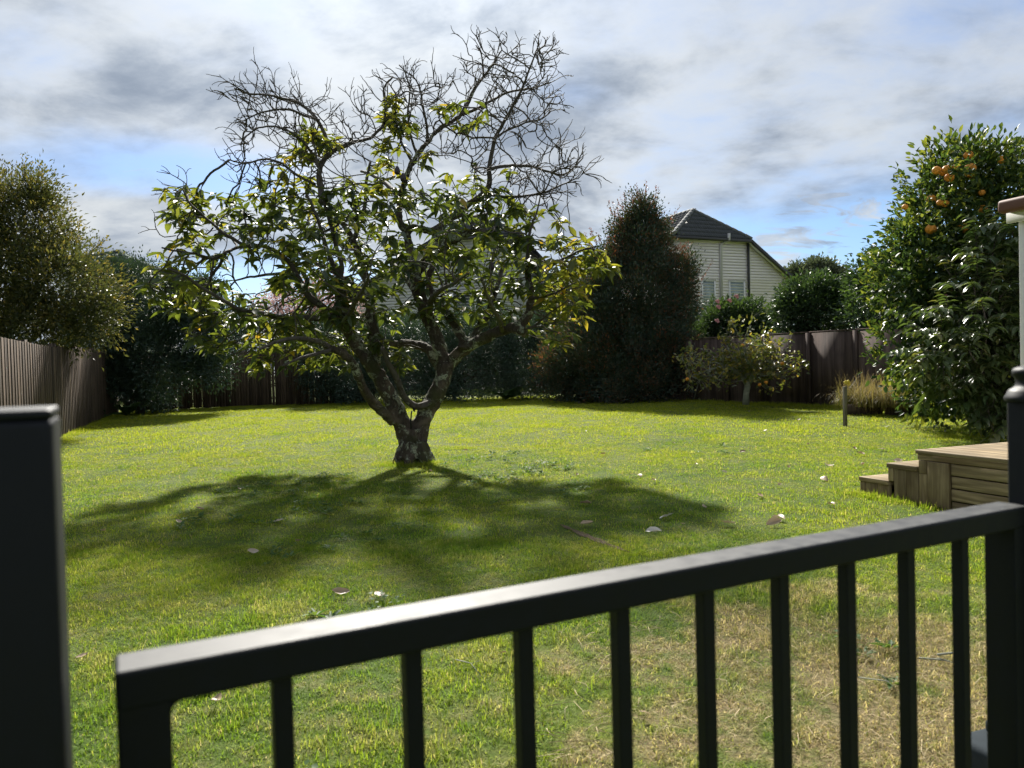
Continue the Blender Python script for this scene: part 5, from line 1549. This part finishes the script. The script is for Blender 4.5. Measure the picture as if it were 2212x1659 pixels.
def scatter(name, pts, rot, scl, var, col, m_):
    me = bpy.data.meshes.new(name)
    me.vertices.add(len(pts)); me.vertices.foreach_set('co', np.asarray(pts, np.float32).ravel())
    a = me.attributes.new('spin', 'FLOAT_VECTOR', 'POINT'); a.data.foreach_set('vector', np.asarray(rot, np.float32).ravel())
    a = me.attributes.new('size', 'FLOAT_VECTOR', 'POINT'); a.data.foreach_set('vector', np.asarray(scl, np.float32).ravel())
    a = me.attributes.new('kind_index', 'INT', 'POINT'); a.data.foreach_set('value', np.asarray(var, np.int32))
    me.materials.append(m_)
    o = bpy.data.objects.new(name, me); COL.objects.link(o)
    ng = bpy.data.node_groups.new(name + '_scatter', 'GeometryNodeTree')
    ng.interface.new_socket('Geometry', in_out='INPUT', socket_type='NodeSocketGeometry')
    ng.interface.new_socket('Geometry', in_out='OUTPUT', socket_type='NodeSocketGeometry')
    N = ng.nodes; Lk = ng.links
    gi = N.new('NodeGroupInput'); go = N.new('NodeGroupOutput'); iop = N.new('GeometryNodeInstanceOnPoints')
    ci = N.new('GeometryNodeCollectionInfo'); ci.inputs['Collection'].default_value = col; ci.inputs['Separate Children'].default_value = True; ci.inputs['Reset Children'].default_value = True
    def named(nm, tp):
        q = N.new('GeometryNodeInputNamedAttribute'); q.data_type = tp; q.inputs['Name'].default_value = nm
        return q.outputs['Attribute']
    Lk.new(gi.outputs[0], iop.inputs['Points']); Lk.new(ci.outputs[0], iop.inputs['Instance'])
    iop.inputs['Pick Instance'].default_value = True
    Lk.new(named('kind_index', 'INT'), iop.inputs['Instance Index'])
    Lk.new(named('spin', 'FLOAT_VECTOR'), iop.inputs['Rotation']); Lk.new(named('size', 'FLOAT_VECTOR'), iop.inputs['Scale'])
    Lk.new(iop.outputs[0], go.inputs[0])
    md = o.modifiers.new('scatter', 'NODES'); md.node_group = ng
    return o

rng = np.random.default_rng(5)
def tuft_obj(name, args, m_):
    V, F, Rn = blade_tuft(*args)
    return bpy.data.objects.new(name, mesh_np(name, V, np.array(F), m_, True, {'rnd': Rn}))
srcs = []
for k in range(6): srcs.append(tuft_obj('tuft_a%d' % k, (34, 0.06, 0.012, 0.036, 0.0032, rng, 1.35, 0.15), M_GRASS))      # near
for k in range(6): srcs.append(tuft_obj('tuft_b%d' % k, (28, 0.10, 0.014, 0.036, 0.0048, rng, 1.2, 0.1), M_GRASS))        # middle
for k in range(6): srcs.append(tuft_obj('tuft_c%d' % k, (30, 0.20, 0.015, 0.038, 0.008, rng, 1.1), M_GRASS))         # far
for k in range(4): srcs.append(tuft_obj('tuft_d%d' % k, (22, 0.07, 0.04, 0.10, 0.0026, rng, 0.4, 0.9), M_GRASS))      # lying straw
grass_col = source('grass_source', srcs)
order = sorted(range(len(srcs)), key=lambda q: srcs[q].name)      # the scatter picks by name order
def npn(x, y, s, seed): return noise3(np.stack([x, y, np.zeros_like(x)], 1), s, seed)

def in_lawn(x, y):
    # left fence, back fences, right fence
    lf = x > -5.7 + (y - 6.4) * (-6.6 / 17.6) + 0.03
    rf = (x - FS.x) * FD.y - (y - FS.y) * FD.x
    side = (0 - FS.x) * FD.y - (10 - FS.y) * FD.x
    ok = lf & (rf * side > 0)
    # keep clear of the deck and cabin
    s = (x - DA.x) * da.x + (y - DA.y) * da.y; q = (x - DA.x) * db.x + (y - DA.y) * db.y
    ok &= ~((s > -0.62) & (s < 3.2) & (q > 0.0) & (q < 5))
    ok &= np.hypot(x - tb.x, y - tb.y) > 0.24
    return ok
pts, rot, scl, var = [], [], [], []
for (y0, y1, dens, v0, nv, xm) in ((1.2, 5.6, 560, 0, 6, 0.72), (5.6, 12.0, 190, 6, 6, 0.72), (12.0, 27.0, 62, 12, 6, 0.72)):
    n = int(dens * (0.72 * (y1 * y1 - y0 * y0) + 3.6 * (y1 - y0)))
    y = np.sqrt(rng.random(n) * (y1 ** 2 - y0 ** 2) + y0 ** 2); x = (rng.random(n) * 2 - 1) * (xm * y + 1.8)
    k = in_lawn(x, y); x, y = x[k], y[k]
    bare = npn(x, y, 3.0, 3) + 0.6 * npn(x, y, 9.0, 4)
    dm_ = np.clip(1.1 - np.hypot((x - 1.75) * 0.5, (y - 2.75) * 0.55), 0, 1)
    crack = np.abs((x - 0.62) * 0.80 + (y - 5.55) * 0.60) < 0.03        # trodden bare line
    crack &= (np.hypot(x - 0.62, y - 5.55) < 0.62)
    keep = (rng.random(len(x)) < np.clip(1.15 - 0.35 * (bare > 0.9) - 0.35 * dm_, 0.1, 1)) & ~crack
    x, y, bare, dm_ = x[keep], y[keep], bare[keep], dm_[keep]
    n = len(x)
    lush = 0.9 + 0.28 * npn(x, y, 1.3, 8) + 0.25 * npn(x, y, 4.5, 9) + 0.35 * npn(x, y, 13.0, 10)
    sz = np.clip(lush, 0.45, 1.6) * rng.uniform(0.75, 1.25, n) * (1 - 0.3 * dm_)
    v = v0 + rng.integers(0, nv, n)
    if y0 < 2:
        straw = rng.random(n) < (0.06 + 0.7 * dm_ * (npn(x, y, 2.2, 12) > -0.35)); v[straw] = 18 + rng.integers(0, 4, straw.sum())
    pts.append(np.stack([x, y, ground_z(x, y) - 0.002], 1)); var.append(v)
    rot.append(np.stack([rng.normal(size=n) * 0.08, rng.normal(size=n) * 0.08, rng.uniform(0, 6.283, n)], 1)); scl.append(np.stack([np.ones(n), np.ones(n), sz], 1) * rng.uniform(0.85, 1.15, n)[:, None])
# taller growth the mower misses: along the fences, round the trunk, by the steps
def strip(a, b, n, w, h):
    a = np.array(a); b = np.array(b); t_ = rng.random(n)
    p = a + t_[:, None] * (b - a) + rng.normal(size=(n, 2)) * w
    k = in_lawn(p[:, 0], p[:, 1]); p = p[k]; n = len(p)
    pts.append(np.stack([p[:, 0], p[:, 1], ground_z(p[:, 0], p[:, 1])], 1)); var.append((6 if a[1] < 11 else 12) + rng.integers(0, 6, n))
    rot.append(np.stack([rng.normal(size=n) * 0.15, rng.normal(size=n) * 0.15, rng.uniform(0, 6.283, n)], 1)); scl.append(np.stack([np.full(n, .8), np.full(n, .8), h * rng.uniform(0.6, 1.5, n)], 1))
strip((-7.0, 10.2), (-11.9, 23.2), 500, 0.10, 2.6)
strip((4.4, 22.5), (9.5, 15.6), 420, 0.12, 2.2)
strip((-6.0, 25.0), (2.0, 24.6), 260, 0.2, 1.8)
strip((tb.x - 0.3, tb.y - 0.2), (tb.x + 0.3, tb.y - 0.2), 190, 0.09, 2.0)
strip((3.06, 7.1), (3.5, 6.4), 110, 0.06, 1.7)
strip((3.5, 6.4), (4.2, 4.6), 160, 0.08, 1.7)
pts, rot, scl, var = map(np.concatenate, (pts, rot, scl, var))
inv = np.empty(len(order), int)
for pos_, q in enumerate(order): inv[q] = pos_
grass = scatter('grass', pts, rot, scl, inv[var], grass_col, M_GRASS)
tag(grass, 'short lawn grass, green to straw yellow, across the whole yard', 'grass', kind='stuff')
print('grass tufts', len(pts))

# broad-leaved weeds in the turf
ws = []
for k in range(5):
    n = int(rng.integers(7, 13)); a = np.arange(n) * 2.4 + rng.normal(size=n) * 0.3
    d = np.stack([np.cos(a), np.sin(a), rng.uniform(0.1, 0.7, n)], 1)
    V, F = leaf_arrays(LEAF_FLAT, np.tile([[0, 0, 0.008]], (n, 1)) + d * 0.008, d, np.tile([[0, 0, 1.0]], (n, 1)) + rng.normal(size=(n, 3)) * 0.15, rng.uniform(0.03, 0.075, n), rng.uniform(0.012, 0.026, n))
    ws.append(bpy.data.objects.new('rosette_%d' % k, mesh_np('rosette', V, F, M_WEED, True, {'rnd': np.repeat(rng.random(n), len(LEAF_FLAT[0]))})))
for k in range(3):
    n = 26; a = rng.uniform(0, 6.28, n); r = 0.09 * np.sqrt(rng.random(n))
    p = np.stack([r * np.cos(a), r * np.sin(a), rng.uniform(0.012, 0.045, n)], 1)
    d = nrm(rng.normal(size=(n, 3)) * np.array([1, 1, 0.25])); V, F = leaf_arrays(LEAF_S, p, d, np.tile([[0, 0, 1.0]], (n, 1)) + rng.normal(size=(n, 3)) * 0.3, rng.uniform(0.014, 0.028, n), rng.uniform(0.014, 0.026, n))
    ws.append(bpy.data.objects.new('rosette_c%d' % k, mesh_np('clover', V, F, M_WEED, True, {'rnd': np.repeat(rng.random(n), 4)})))
weed_col = source('weed_source', ws)
n = 2600
y = np.sqrt(rng.random(n) * (11 ** 2 - 1.3 ** 2) + 1.3 ** 2); x = (rng.random(n) * 2 - 1) * (0.72 * y + 0.4)
k = in_lawn(x, y) & (npn(x, y, 1.8, 31) + 0.5 * npn(x, y, 5, 32) > 0.55 - 0.35 * (y < 3.4)); x, y = x[k], y[k]; n = len(x)
weeds = scatter('weeds', np.stack([x, y, ground_z(x, y) + 0.004], 1), np.stack([rng.normal(size=n) * .1, rng.normal(size=n) * .1, rng.uniform(0, 6.28, n)], 1), np.ones((n, 3)) * rng.uniform(0.6, 1.3, n)[:, None], rng.integers(0, 8, n), weed_col, M_WEED)
tag(weeds, 'low clover and rosette weeds growing through the turf', 'weeds', kind='stuff')

# bare line in the turf
c0 = G(1212, 1135); c1_ = G(1365, 1197)
n = 12; V = []
for q in range(n):
    f = q / (n - 1); p = c0.lerp(c1_, f); w = 0.034 * math.sin(math.pi * min(1, f * 0.9 + 0.08)) + 0.012 * math.sin(q * 2.2)
    for s in (-1, 0, 1):
        V.append((p.x + s * w * 0.8, p.y + s * w * 0.75, gz(p.x, p.y) + (0.006 if s else 0.012)))
F = [(q * 3 + s, q * 3 + s + 1, q * 3 + s + 4, q * 3 + s + 3) for q in range(n - 1) for s in (0, 1)]
tag(add('bare_path', mesh_np('bare_path', V, np.array(F), M_EARTH, True)), 'narrow worn line of bare earth across the turf', kind='structure')

# ------------------------------------------------------------------ fallen leaves
def dead_leaf_mesh(curl_, cup, rnd, seed):
    r = np.random.default_rng(seed)
    nx_, ny_ = 7, 5; V = []
    for i_ in range(nx_):
        t_ = i_ / (nx_ - 1); w = 0.30 * math.sin(math.pi * (0.04 + 0.92 * t_)) ** 0.8
        for j_ in range(ny_):
            s = (j_ / (ny_ - 1)) * 2 - 1
            V.append((t_ - 0.5, s * w * math.cos(cup * s), curl_ * (t_ - 0.5) ** 2 + abs(s) * w * math.sin(cup) + 0.02 * r.normal()))
    F = [(i_ * ny_ + j_, (i_ + 1) * ny_ + j_, (i_ + 1) * ny_ + j_ + 1, i_ * ny_ + j_ + 1) for i_ in range(nx_ - 1) for j_ in range(ny_ - 1)]
    return mesh_np('fallen_leaf', V, np.array(F), M_DEAD, True, {'rnd': np.clip(rnd + r.normal(size=len(V)) * 0.05, 0, 1)})
rl = np.random.default_rng(19)
def fallen(px, py, size, rnd, label, curl_=0.8, cup=0.9, rz=None):
    p = G(px, py)
    curl_ *= rl.uniform(-0.5, 1.0); cup *= rl.uniform(0.1, 0.9); size *= 0.82
    me = dead_leaf_mesh(curl_, cup, rnd, int(px * 7 + py))
    o = add('fallen_leaf', me, None, Matrix.Translation(p + Vector((0, 0, 0.032))) @ Matrix.Rotation(rz if rz is not None else rl.uniform(0, 6.28), 4, 'Z') @ Matrix.Rotation(rl.uniform(-0.7, 0.7), 4, 'X') @ Matrix.Rotation(rl.uniform(-0.3, 0.3), 4, 'Y') @ Matrix.Diagonal((size, size, size, 1)))
    tag(o, label, 'leaf', 'dry leaves fallen on the lawn')
fallen(1440, 1124, 0.16, 1.0, 'pale silvery fallen leaf, the brightest on the shaded turf', 0.6, 0.5, 0.2)
fallen(1412, 1157, 0.15, 0.95, 'curled dark and pale leaf just below the silvery one', 1.2, 1.1, 0.1)
fallen(1265, 1094, 0.13, 0.55, 'cupped tan leaf at the end of the bare earth line, upper of the two', 1.0, 0.9)
fallen(1268, 1140, 0.14, 0.6, 'pointed tan leaf lying beside the bare earth line', 0.8, 0.8, 0.5)
fallen(1672, 1138, 0.16, 0.6, 'large folded tan leaf just above the railing', 1.0, 1.0, 0.4)
fallen(1682, 1126, 0.15, 0.8, 'cream leaf leaning on the large folded tan leaf', 1.2, 0.9, 2.0)
fallen(1572, 1138, 0.13, 0.72, 'light brown leaf between the silvery leaf and the folded tan leaf', 0.9, 0.9)
fallen(1642, 1077, 0.12, 0.45, 'orange-brown leaf lying in the sun near the steps', 0.7, 0.7)
fallen(735, 1292, 0.12, 0.6, 'curled brown leaf just above the railing under the tree shade', 1.2, 1.0, 0.3)
fallen(820, 1296, 0.11, 0.5, 'reddish brown leaf to the right of the curled one above the railing', 1.0, 1.0)
fallen(547, 1200, 0.09, 0.85, 'small cream curl of leaf in the tree shade near the left', 1.2, 1.0)
fallen(468, 1530, 0.07, 0.55, 'pinkish shrivelled leaf below the railing near its left end', 1.3, 1.1)
fallen(178, 1432, 0.06, 0.6, 'small brown leaf between the thick post and the railing', 1.0, 1.0)
fallen(1085, 1425, 0.05, 0.3, 'small rust leaf between two balusters', 1.0, 1.0)
fallen(1393, 1557, 0.045, 0.4, 'thin pale sliver of leaf between two balusters', 0.5, 0.3)
for (px, py) in ((1790, 1012), (1860, 985), (1905, 975), (1845, 975), (1780, 1040), (2040, 925), (1940, 1000), (1865, 1010)):
    fallen(px, py, 0.13, rl.uniform(0.5, 0.95), 'dry leaf in the scatter of leaves beyond the timber steps', 1.0, 0.9)
small = [(1010, 980), (1262, 938), (1308, 985), (1362, 1090), (1420, 1044), (1475, 1140), (1520, 1100), (1560, 1025), (1600, 935), (1655, 935), (1700, 1010), (1740, 960), (1385, 1035), (1250, 1030), (1120, 1045), (930, 1018), (640, 1175), (520, 1060), (430, 1110), (600, 1130), (560, 985), (300, 1010), (1630, 895), (1720, 910), (1960, 930), (2000, 910), (1545, 885), (1690, 1060), (1500, 1010), (1450, 965), (230, 1160), (385, 1130), (1800, 1095), (1610, 985)]
for (px, py) in small:
    fallen(px + rl.normal() * 4, py + rl.normal() * 3, rl.uniform(0.06, 0.11), rl.uniform(0.2, 0.9), 'small dry leaf dropped on the open lawn', 1.0, 0.9)
# dry stalks lying on the dried-out patch
mb = MB()
for q in range(240):
    p = G(rl.uniform(1150, 2150), rl.uniform(1330, 1655)); a = rl.uniform(0, 6.28); L = rl.uniform(0.04, 0.16)
    v = Vector((math.cos(a), math.sin(a), rl.uniform(-0.05, 0.15))) * L
    p.z += 0.028
    mb.tube([p, p + v * 0.5 + Vector((rl.normal() * 0.01, rl.normal() * 0.01, 0.008)), p + v], [0.0013, 0.0012, 0.0008], 3)
tag(mb.build('straw', M_STRAW, None), 'loose straw stalks lying on the dried-out turf behind the railing', 'straw', kind='stuff')

def stick(label, px0, py0, px1, py1, r):
    a_, b_ = G(px0, py0), G(px1, py1); m_ = a_.lerp(b_, 0.5) + Vector((rl.normal() * 0.02, rl.normal() * 0.02, 0.02))
    mb = MB(); mb.tube([a_ + Vector((0, 0, 0.03)), m_ + Vector((0, 0, 0.02)), b_ + Vector((0, 0, 0.025))], [r, r * 0.85, r * 0.5], 5)
    k_ = m_ + Vector((rl.uniform(-0.05, 0.05), rl.uniform(-0.05, 0.05), 0.03)); mb.tube([m_ + Vector((0, 0, 0.02)), k_], [r * 0.6, r * 0.3], 4)
    tag(mb.build('fallen_stick', M_PALEBARK, None, True), label, 'stick')
stick('thin dark twig lying on the dry turf between the middle balusters', 1985, 1755 - 318, 2065, 1765 - 318, 0.004)
stick('pale dry stick on the dry turf near the newel post', 2025, 1430, 2075, 1425, 0.005)
stick('long pale stalk lying across the turf below the railing', 1855, 1480, 1935, 1505, 0.0025)
stick('bent twig lying on the grass below the left part of the railing', 985, 1440, 1040, 1475, 0.0025)

# ------------------------------------------------------------------ long grass in the raised bed
rng = np.random.default_rng(91)
bed_p = P(1905, 868, 15.6); bz = gz(bed_p.x, 15.6)
bed = empty('raised_bed', (bed_p.x, 15.6, bz)); tag(bed, 'low timber edging board of the bed under the long dry grass', 'garden bed')
for k in range(2):
    p0 = np3(P(1822 + 88 * k, 880, 15.7 - 0.25 * k)); p1 = np3(P(1908 + 88 * k, 880, 15.45 - 0.25 * k))
    mid = (p0 + p1) / 2; dv = p1 - p0; an = math.atan2(dv[1], dv[0])
    mb = MB(); mb.box((0, 0, 0), (np.hypot(dv[0], dv[1]) - 0.02, 0.045, 0.24))
    add('edging_board', mb.mesh('edging_board', M_PALING), bed, Matrix.Translation((mid[0], mid[1], gz(mid[0], mid[1]) + 0.10)) @ Matrix.Rotation(an, 4, 'Z'))
def long_grass(label, spots, n, h, seed, lean=0.85):
    rng = np.random.default_rng(seed)
    V, F, Rn = [], [], []; b = 0
    for _ in range(n):
        c = spots[rng.integers(len(spots))]
        p = np.array([c[0] + rng.normal() * c[3], c[1] + rng.normal() * c[3] * 0.8, c[2]])
        hh = h * rng.uniform(0.5, 1.3); a = rng.uniform(0, 6.28); ln = abs(rng.normal()) * lean + 0.15
        d = np.array([math.cos(a), math.sin(a), 0]); w = np.array([-d[1], d[0], 0]) * 0.005
        q = p.copy(); pr_ = []
        for s in range(6):
            pr_.append(q.copy()); th = ln * (0.2 + 0.55 * s); q = q + (d * math.sin(th) + np.array([0, 0, math.cos(th)])) * hh / 5
        for s, q in enumerate(pr_):
            ww = w * (1 - s / 5.5); V += [q - ww, q + ww]
        for s in range(5): F.append((b + 2 * s, b + 2 * s + 1, b + 2 * s + 3, b + 2 * s + 2))
        b += 12; Rn += list(np.clip(rng.random() * 0.6 + np.repeat(np.linspace(-0.1, 0.45, 6), 2), 0, 1))
    o = add('long_grass', mesh_np('long_grass', V, np.array(F), M_SEDGE, True, {'rnd': Rn}))
    tag(o, label, 'grass', kind='stuff')
sp_ = []
for (px, Y, s) in ((1835, 15.9, 0.12), (1860, 15.9, 0.16), (1890, 15.8, 0.18), (1920, 15.7, 0.2), (1950, 15.5, 0.18), (1905, 15.3, 0.16), (1940, 15.15, 0.18), (1880, 15.5, 0.15), (1965, 15.2, 0.12)):
    p = P(px, 850, Y); sp_.append((p.x, Y, gz(p.x, Y) + 0.18, s))
long_grass('tangled long dry grass spilling from the bed beside the stake', sp_, 2600, 0.62, 92)
sp2 = []
for (px, Y, s) in ((2000, 15.4, 0.3), (2050, 15.0, 0.3), (2090, 14.6, 0.3)):
    p = P(px, 850, Y); sp2.append((p.x, Y, gz(p.x, Y) + 0.1, s))
bush('low_shrub', 'low leafy ground plant glowing green between the long grass and the shiny shrub', 'plant', foot(2020, 15.2),
     [lob(2005, 868, 15.2, 0.55, 0.5, 0.22), lob(2060, 862, 15.0, 0.6, 0.5, 0.3), lob(2110, 860, 14.8, 0.6, 0.5, 0.35)], 120, 26, 0.05, 0.025, M_CIT, 93, 0.02, 8, sigma=0.10, face=True, floor=0.1, tip_bright=0.5)
fl = empty('yellow_flower', foot(1824, 15.95)); tag(fl, 'little yellow flower head standing above the stake in the long grass', 'flower')
pf = P(1828, 828, 15.95)
petal_flower('petals', pf, 0.07, M_YPETAL, fl)
mb = MB(); mb.tube([(pf.x, pf.y, gz(pf.x, pf.y)), (pf.x + 0.02, pf.y, pf.z * 0.6), (pf.x, pf.y, pf.z)], [0.005, 0.004, 0.003], 5); mb.build('stem', M_WEED, fl, True)
# ------------------------------------------------------------------ black metal railing in front
D0 = 0.75
B0 = P(605, 1400, D0); B8 = P(2073, 1150, D0 * 1.664)
b0 = Vector((B0.x, B0.y, 0)); b8 = Vector((B8.x, B8.y, 0))
rd = (b8 - b0); SP = rd.length / 8.0; rd.normalize()
rn = Vector((rd.y, -rd.x, 0))                     # towards the camera
if rn.y > 0: rn = -rn
RT = P(605, 1385, D0 - 0.02).z                   # top of the rail
rz_ = math.atan2(rd.y, rd.x)
railing = empty('metal_railing', (b0.x, b0.y, 0.0)); tag(railing, 'black metal railing panel with square balusters crossing the foreground', 'railing')
def rbox(name, s0, s1, half, z0, z1, bevel, seg=4, off=0.0, parent=railing):
    mb = MB(); mb.box((0, 0, 0), (s1 - s0, 2 * half, z1 - z0))
    c = b0 + rd * ((s0 + s1) / 2) + rn * off
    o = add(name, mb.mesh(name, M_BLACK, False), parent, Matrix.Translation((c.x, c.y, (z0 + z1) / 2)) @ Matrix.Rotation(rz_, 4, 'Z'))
    md = o.modifiers.new('bevel', 'BEVEL'); md.width = bevel; md.segments = seg
    for p in o.data.polygons: p.use_smooth = False
    return o
RH, RWD = 0.036, 0.027
s_left = -SP * 1.07; s_right = 8 * SP + SP * 0.80 + 0.044
rbox('top_rail', s_left, s_right, RWD, RT - RH, RT, 0.004)
LW_ = 0.044
rbox('end_leg', s_left + 0.0005, s_left + LW_, RWD - 0.0008, 0.06, RT - 0.012, 0.003)
rbox('end_leg', s_right - LW_, s_right - 0.0005, RWD - 0.0008, 0.06, RT - 0.012, 0.003)
# the rounded weld in the corner under the rail
mb = MB(); r_ = 0.010
prof = [(0, 0)] + [(r_ - r_ * math.sin(a), -(r_ - r_ * math.cos(a))) for a in np.linspace(0, math.pi / 2, 7)]
mb.prism([b0 + rd * (s_left + LW_ - 0.0003 + u) + rn * 0.025 + Vector((0, 0, RT - RH + 0.0003 + v)) for u, v in prof], -rn * 0.05)
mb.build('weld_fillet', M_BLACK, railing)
for k in range(9):
    rbox('baluster', k * SP - 0.0095, k * SP + 0.0095, 0.0095, 0.10, RT - RH + 0.001, 0.0015, 2)
rbox('bottom_rail', s_left + LW_ + 0.001, s_right - LW_ - 0.001, 0.02, 0.066, 0.101, 0.003)

def post(name, label, c, w, top, rot, finial=False):
    root = empty(name, (c.x, c.y, 0.0)); tag(root, label, 'post')
    mb = MB(); mb.box((0, 0, top / 2), (w, w, top))
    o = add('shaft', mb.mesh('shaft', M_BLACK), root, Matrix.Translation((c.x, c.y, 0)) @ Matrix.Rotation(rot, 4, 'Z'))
    md = o.modifiers.new('bevel', 'BEVEL'); md.width = 0.006; md.segments = 4
    if finial:
        h = w / 2
        prof = [(h * 1.40, -0.004), (h * 1.46, 0.0), (h * 1.44, 0.004), (h * 1.36, 0.008), (h * 1.30, 0.013), (h * 1.20, 0.017), (h * 1.04, 0.0195), (h * 0.94, 0.024), (h * 0.92, 0.030), (h * 0.96, 0.036), (h * 1.06, 0.041), (h * 1.10, 0.046), (h * 1.06, 0.051), (h * 0.86, 0.055), (h * 0.5, 0.058), (0.0005, 0.0595)]
        mb = MB(); mb.lathe([(r, z + top) for r, z in prof], (c.x, c.y, 0), 36)
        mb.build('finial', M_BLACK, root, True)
    else:
        mb = MB(); mb.box((0, 0, top + 0.003), (w - 0.001, w - 0.001, 0.0075))
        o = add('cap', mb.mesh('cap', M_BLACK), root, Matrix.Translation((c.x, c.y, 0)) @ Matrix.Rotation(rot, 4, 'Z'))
        md = o.modifiers.new('bevel', 'BEVEL'); md.width = 0.003; md.segments = 4
    return root
wL = 0.10
pL = P(112, 880, 0.56)                           # its near right-hand corner
cL = Vector((pL.x, pL.y, 0)) - rd * (wL / 2) - rn * (wL / 2)
post('square_post', 'thick square black post standing alone at the near corner', cL, wL, pL.z - 0.008, rz_)
wR = 0.066
pR = P(2172, 862, 1.33)                          # its far left-hand corner
cR = Vector((pR.x, pR.y, 0)) + rd * (wR / 2) + rn * (wR / 2)
post('newel_post', 'black post with turned finial cap at the far end of the railing', cR, wR, pR.z, rz_, True)

# grey block on the ground by the newel
g0 = G(2150, 1690)
blk = empty('moulded_block', (g0.x, g0.y, gz(g0.x, g0.y))); tag(blk, 'dark grey moulded block on the ground at the foot of the finial post', 'block')
mb = MB(); mb.box((g0.x + 0.10, g0.y + 0.05, 0.05), (0.30, 0.20, 0.10), np.array(Matrix.Rotation(0.35, 3, 'Z'))); mb.build('foot', M_BLOCK, blk, False, 0.02, 3)
mb = MB(); mb.box((g0.x + 0.14, g0.y + 0.055, 0.1215), (0.18, 0.16, 0.04), np.array(Matrix.Rotation(0.35, 3, 'Z'))); mb.build('raised_top', M_BLOCK, blk, False, 0.012, 3)
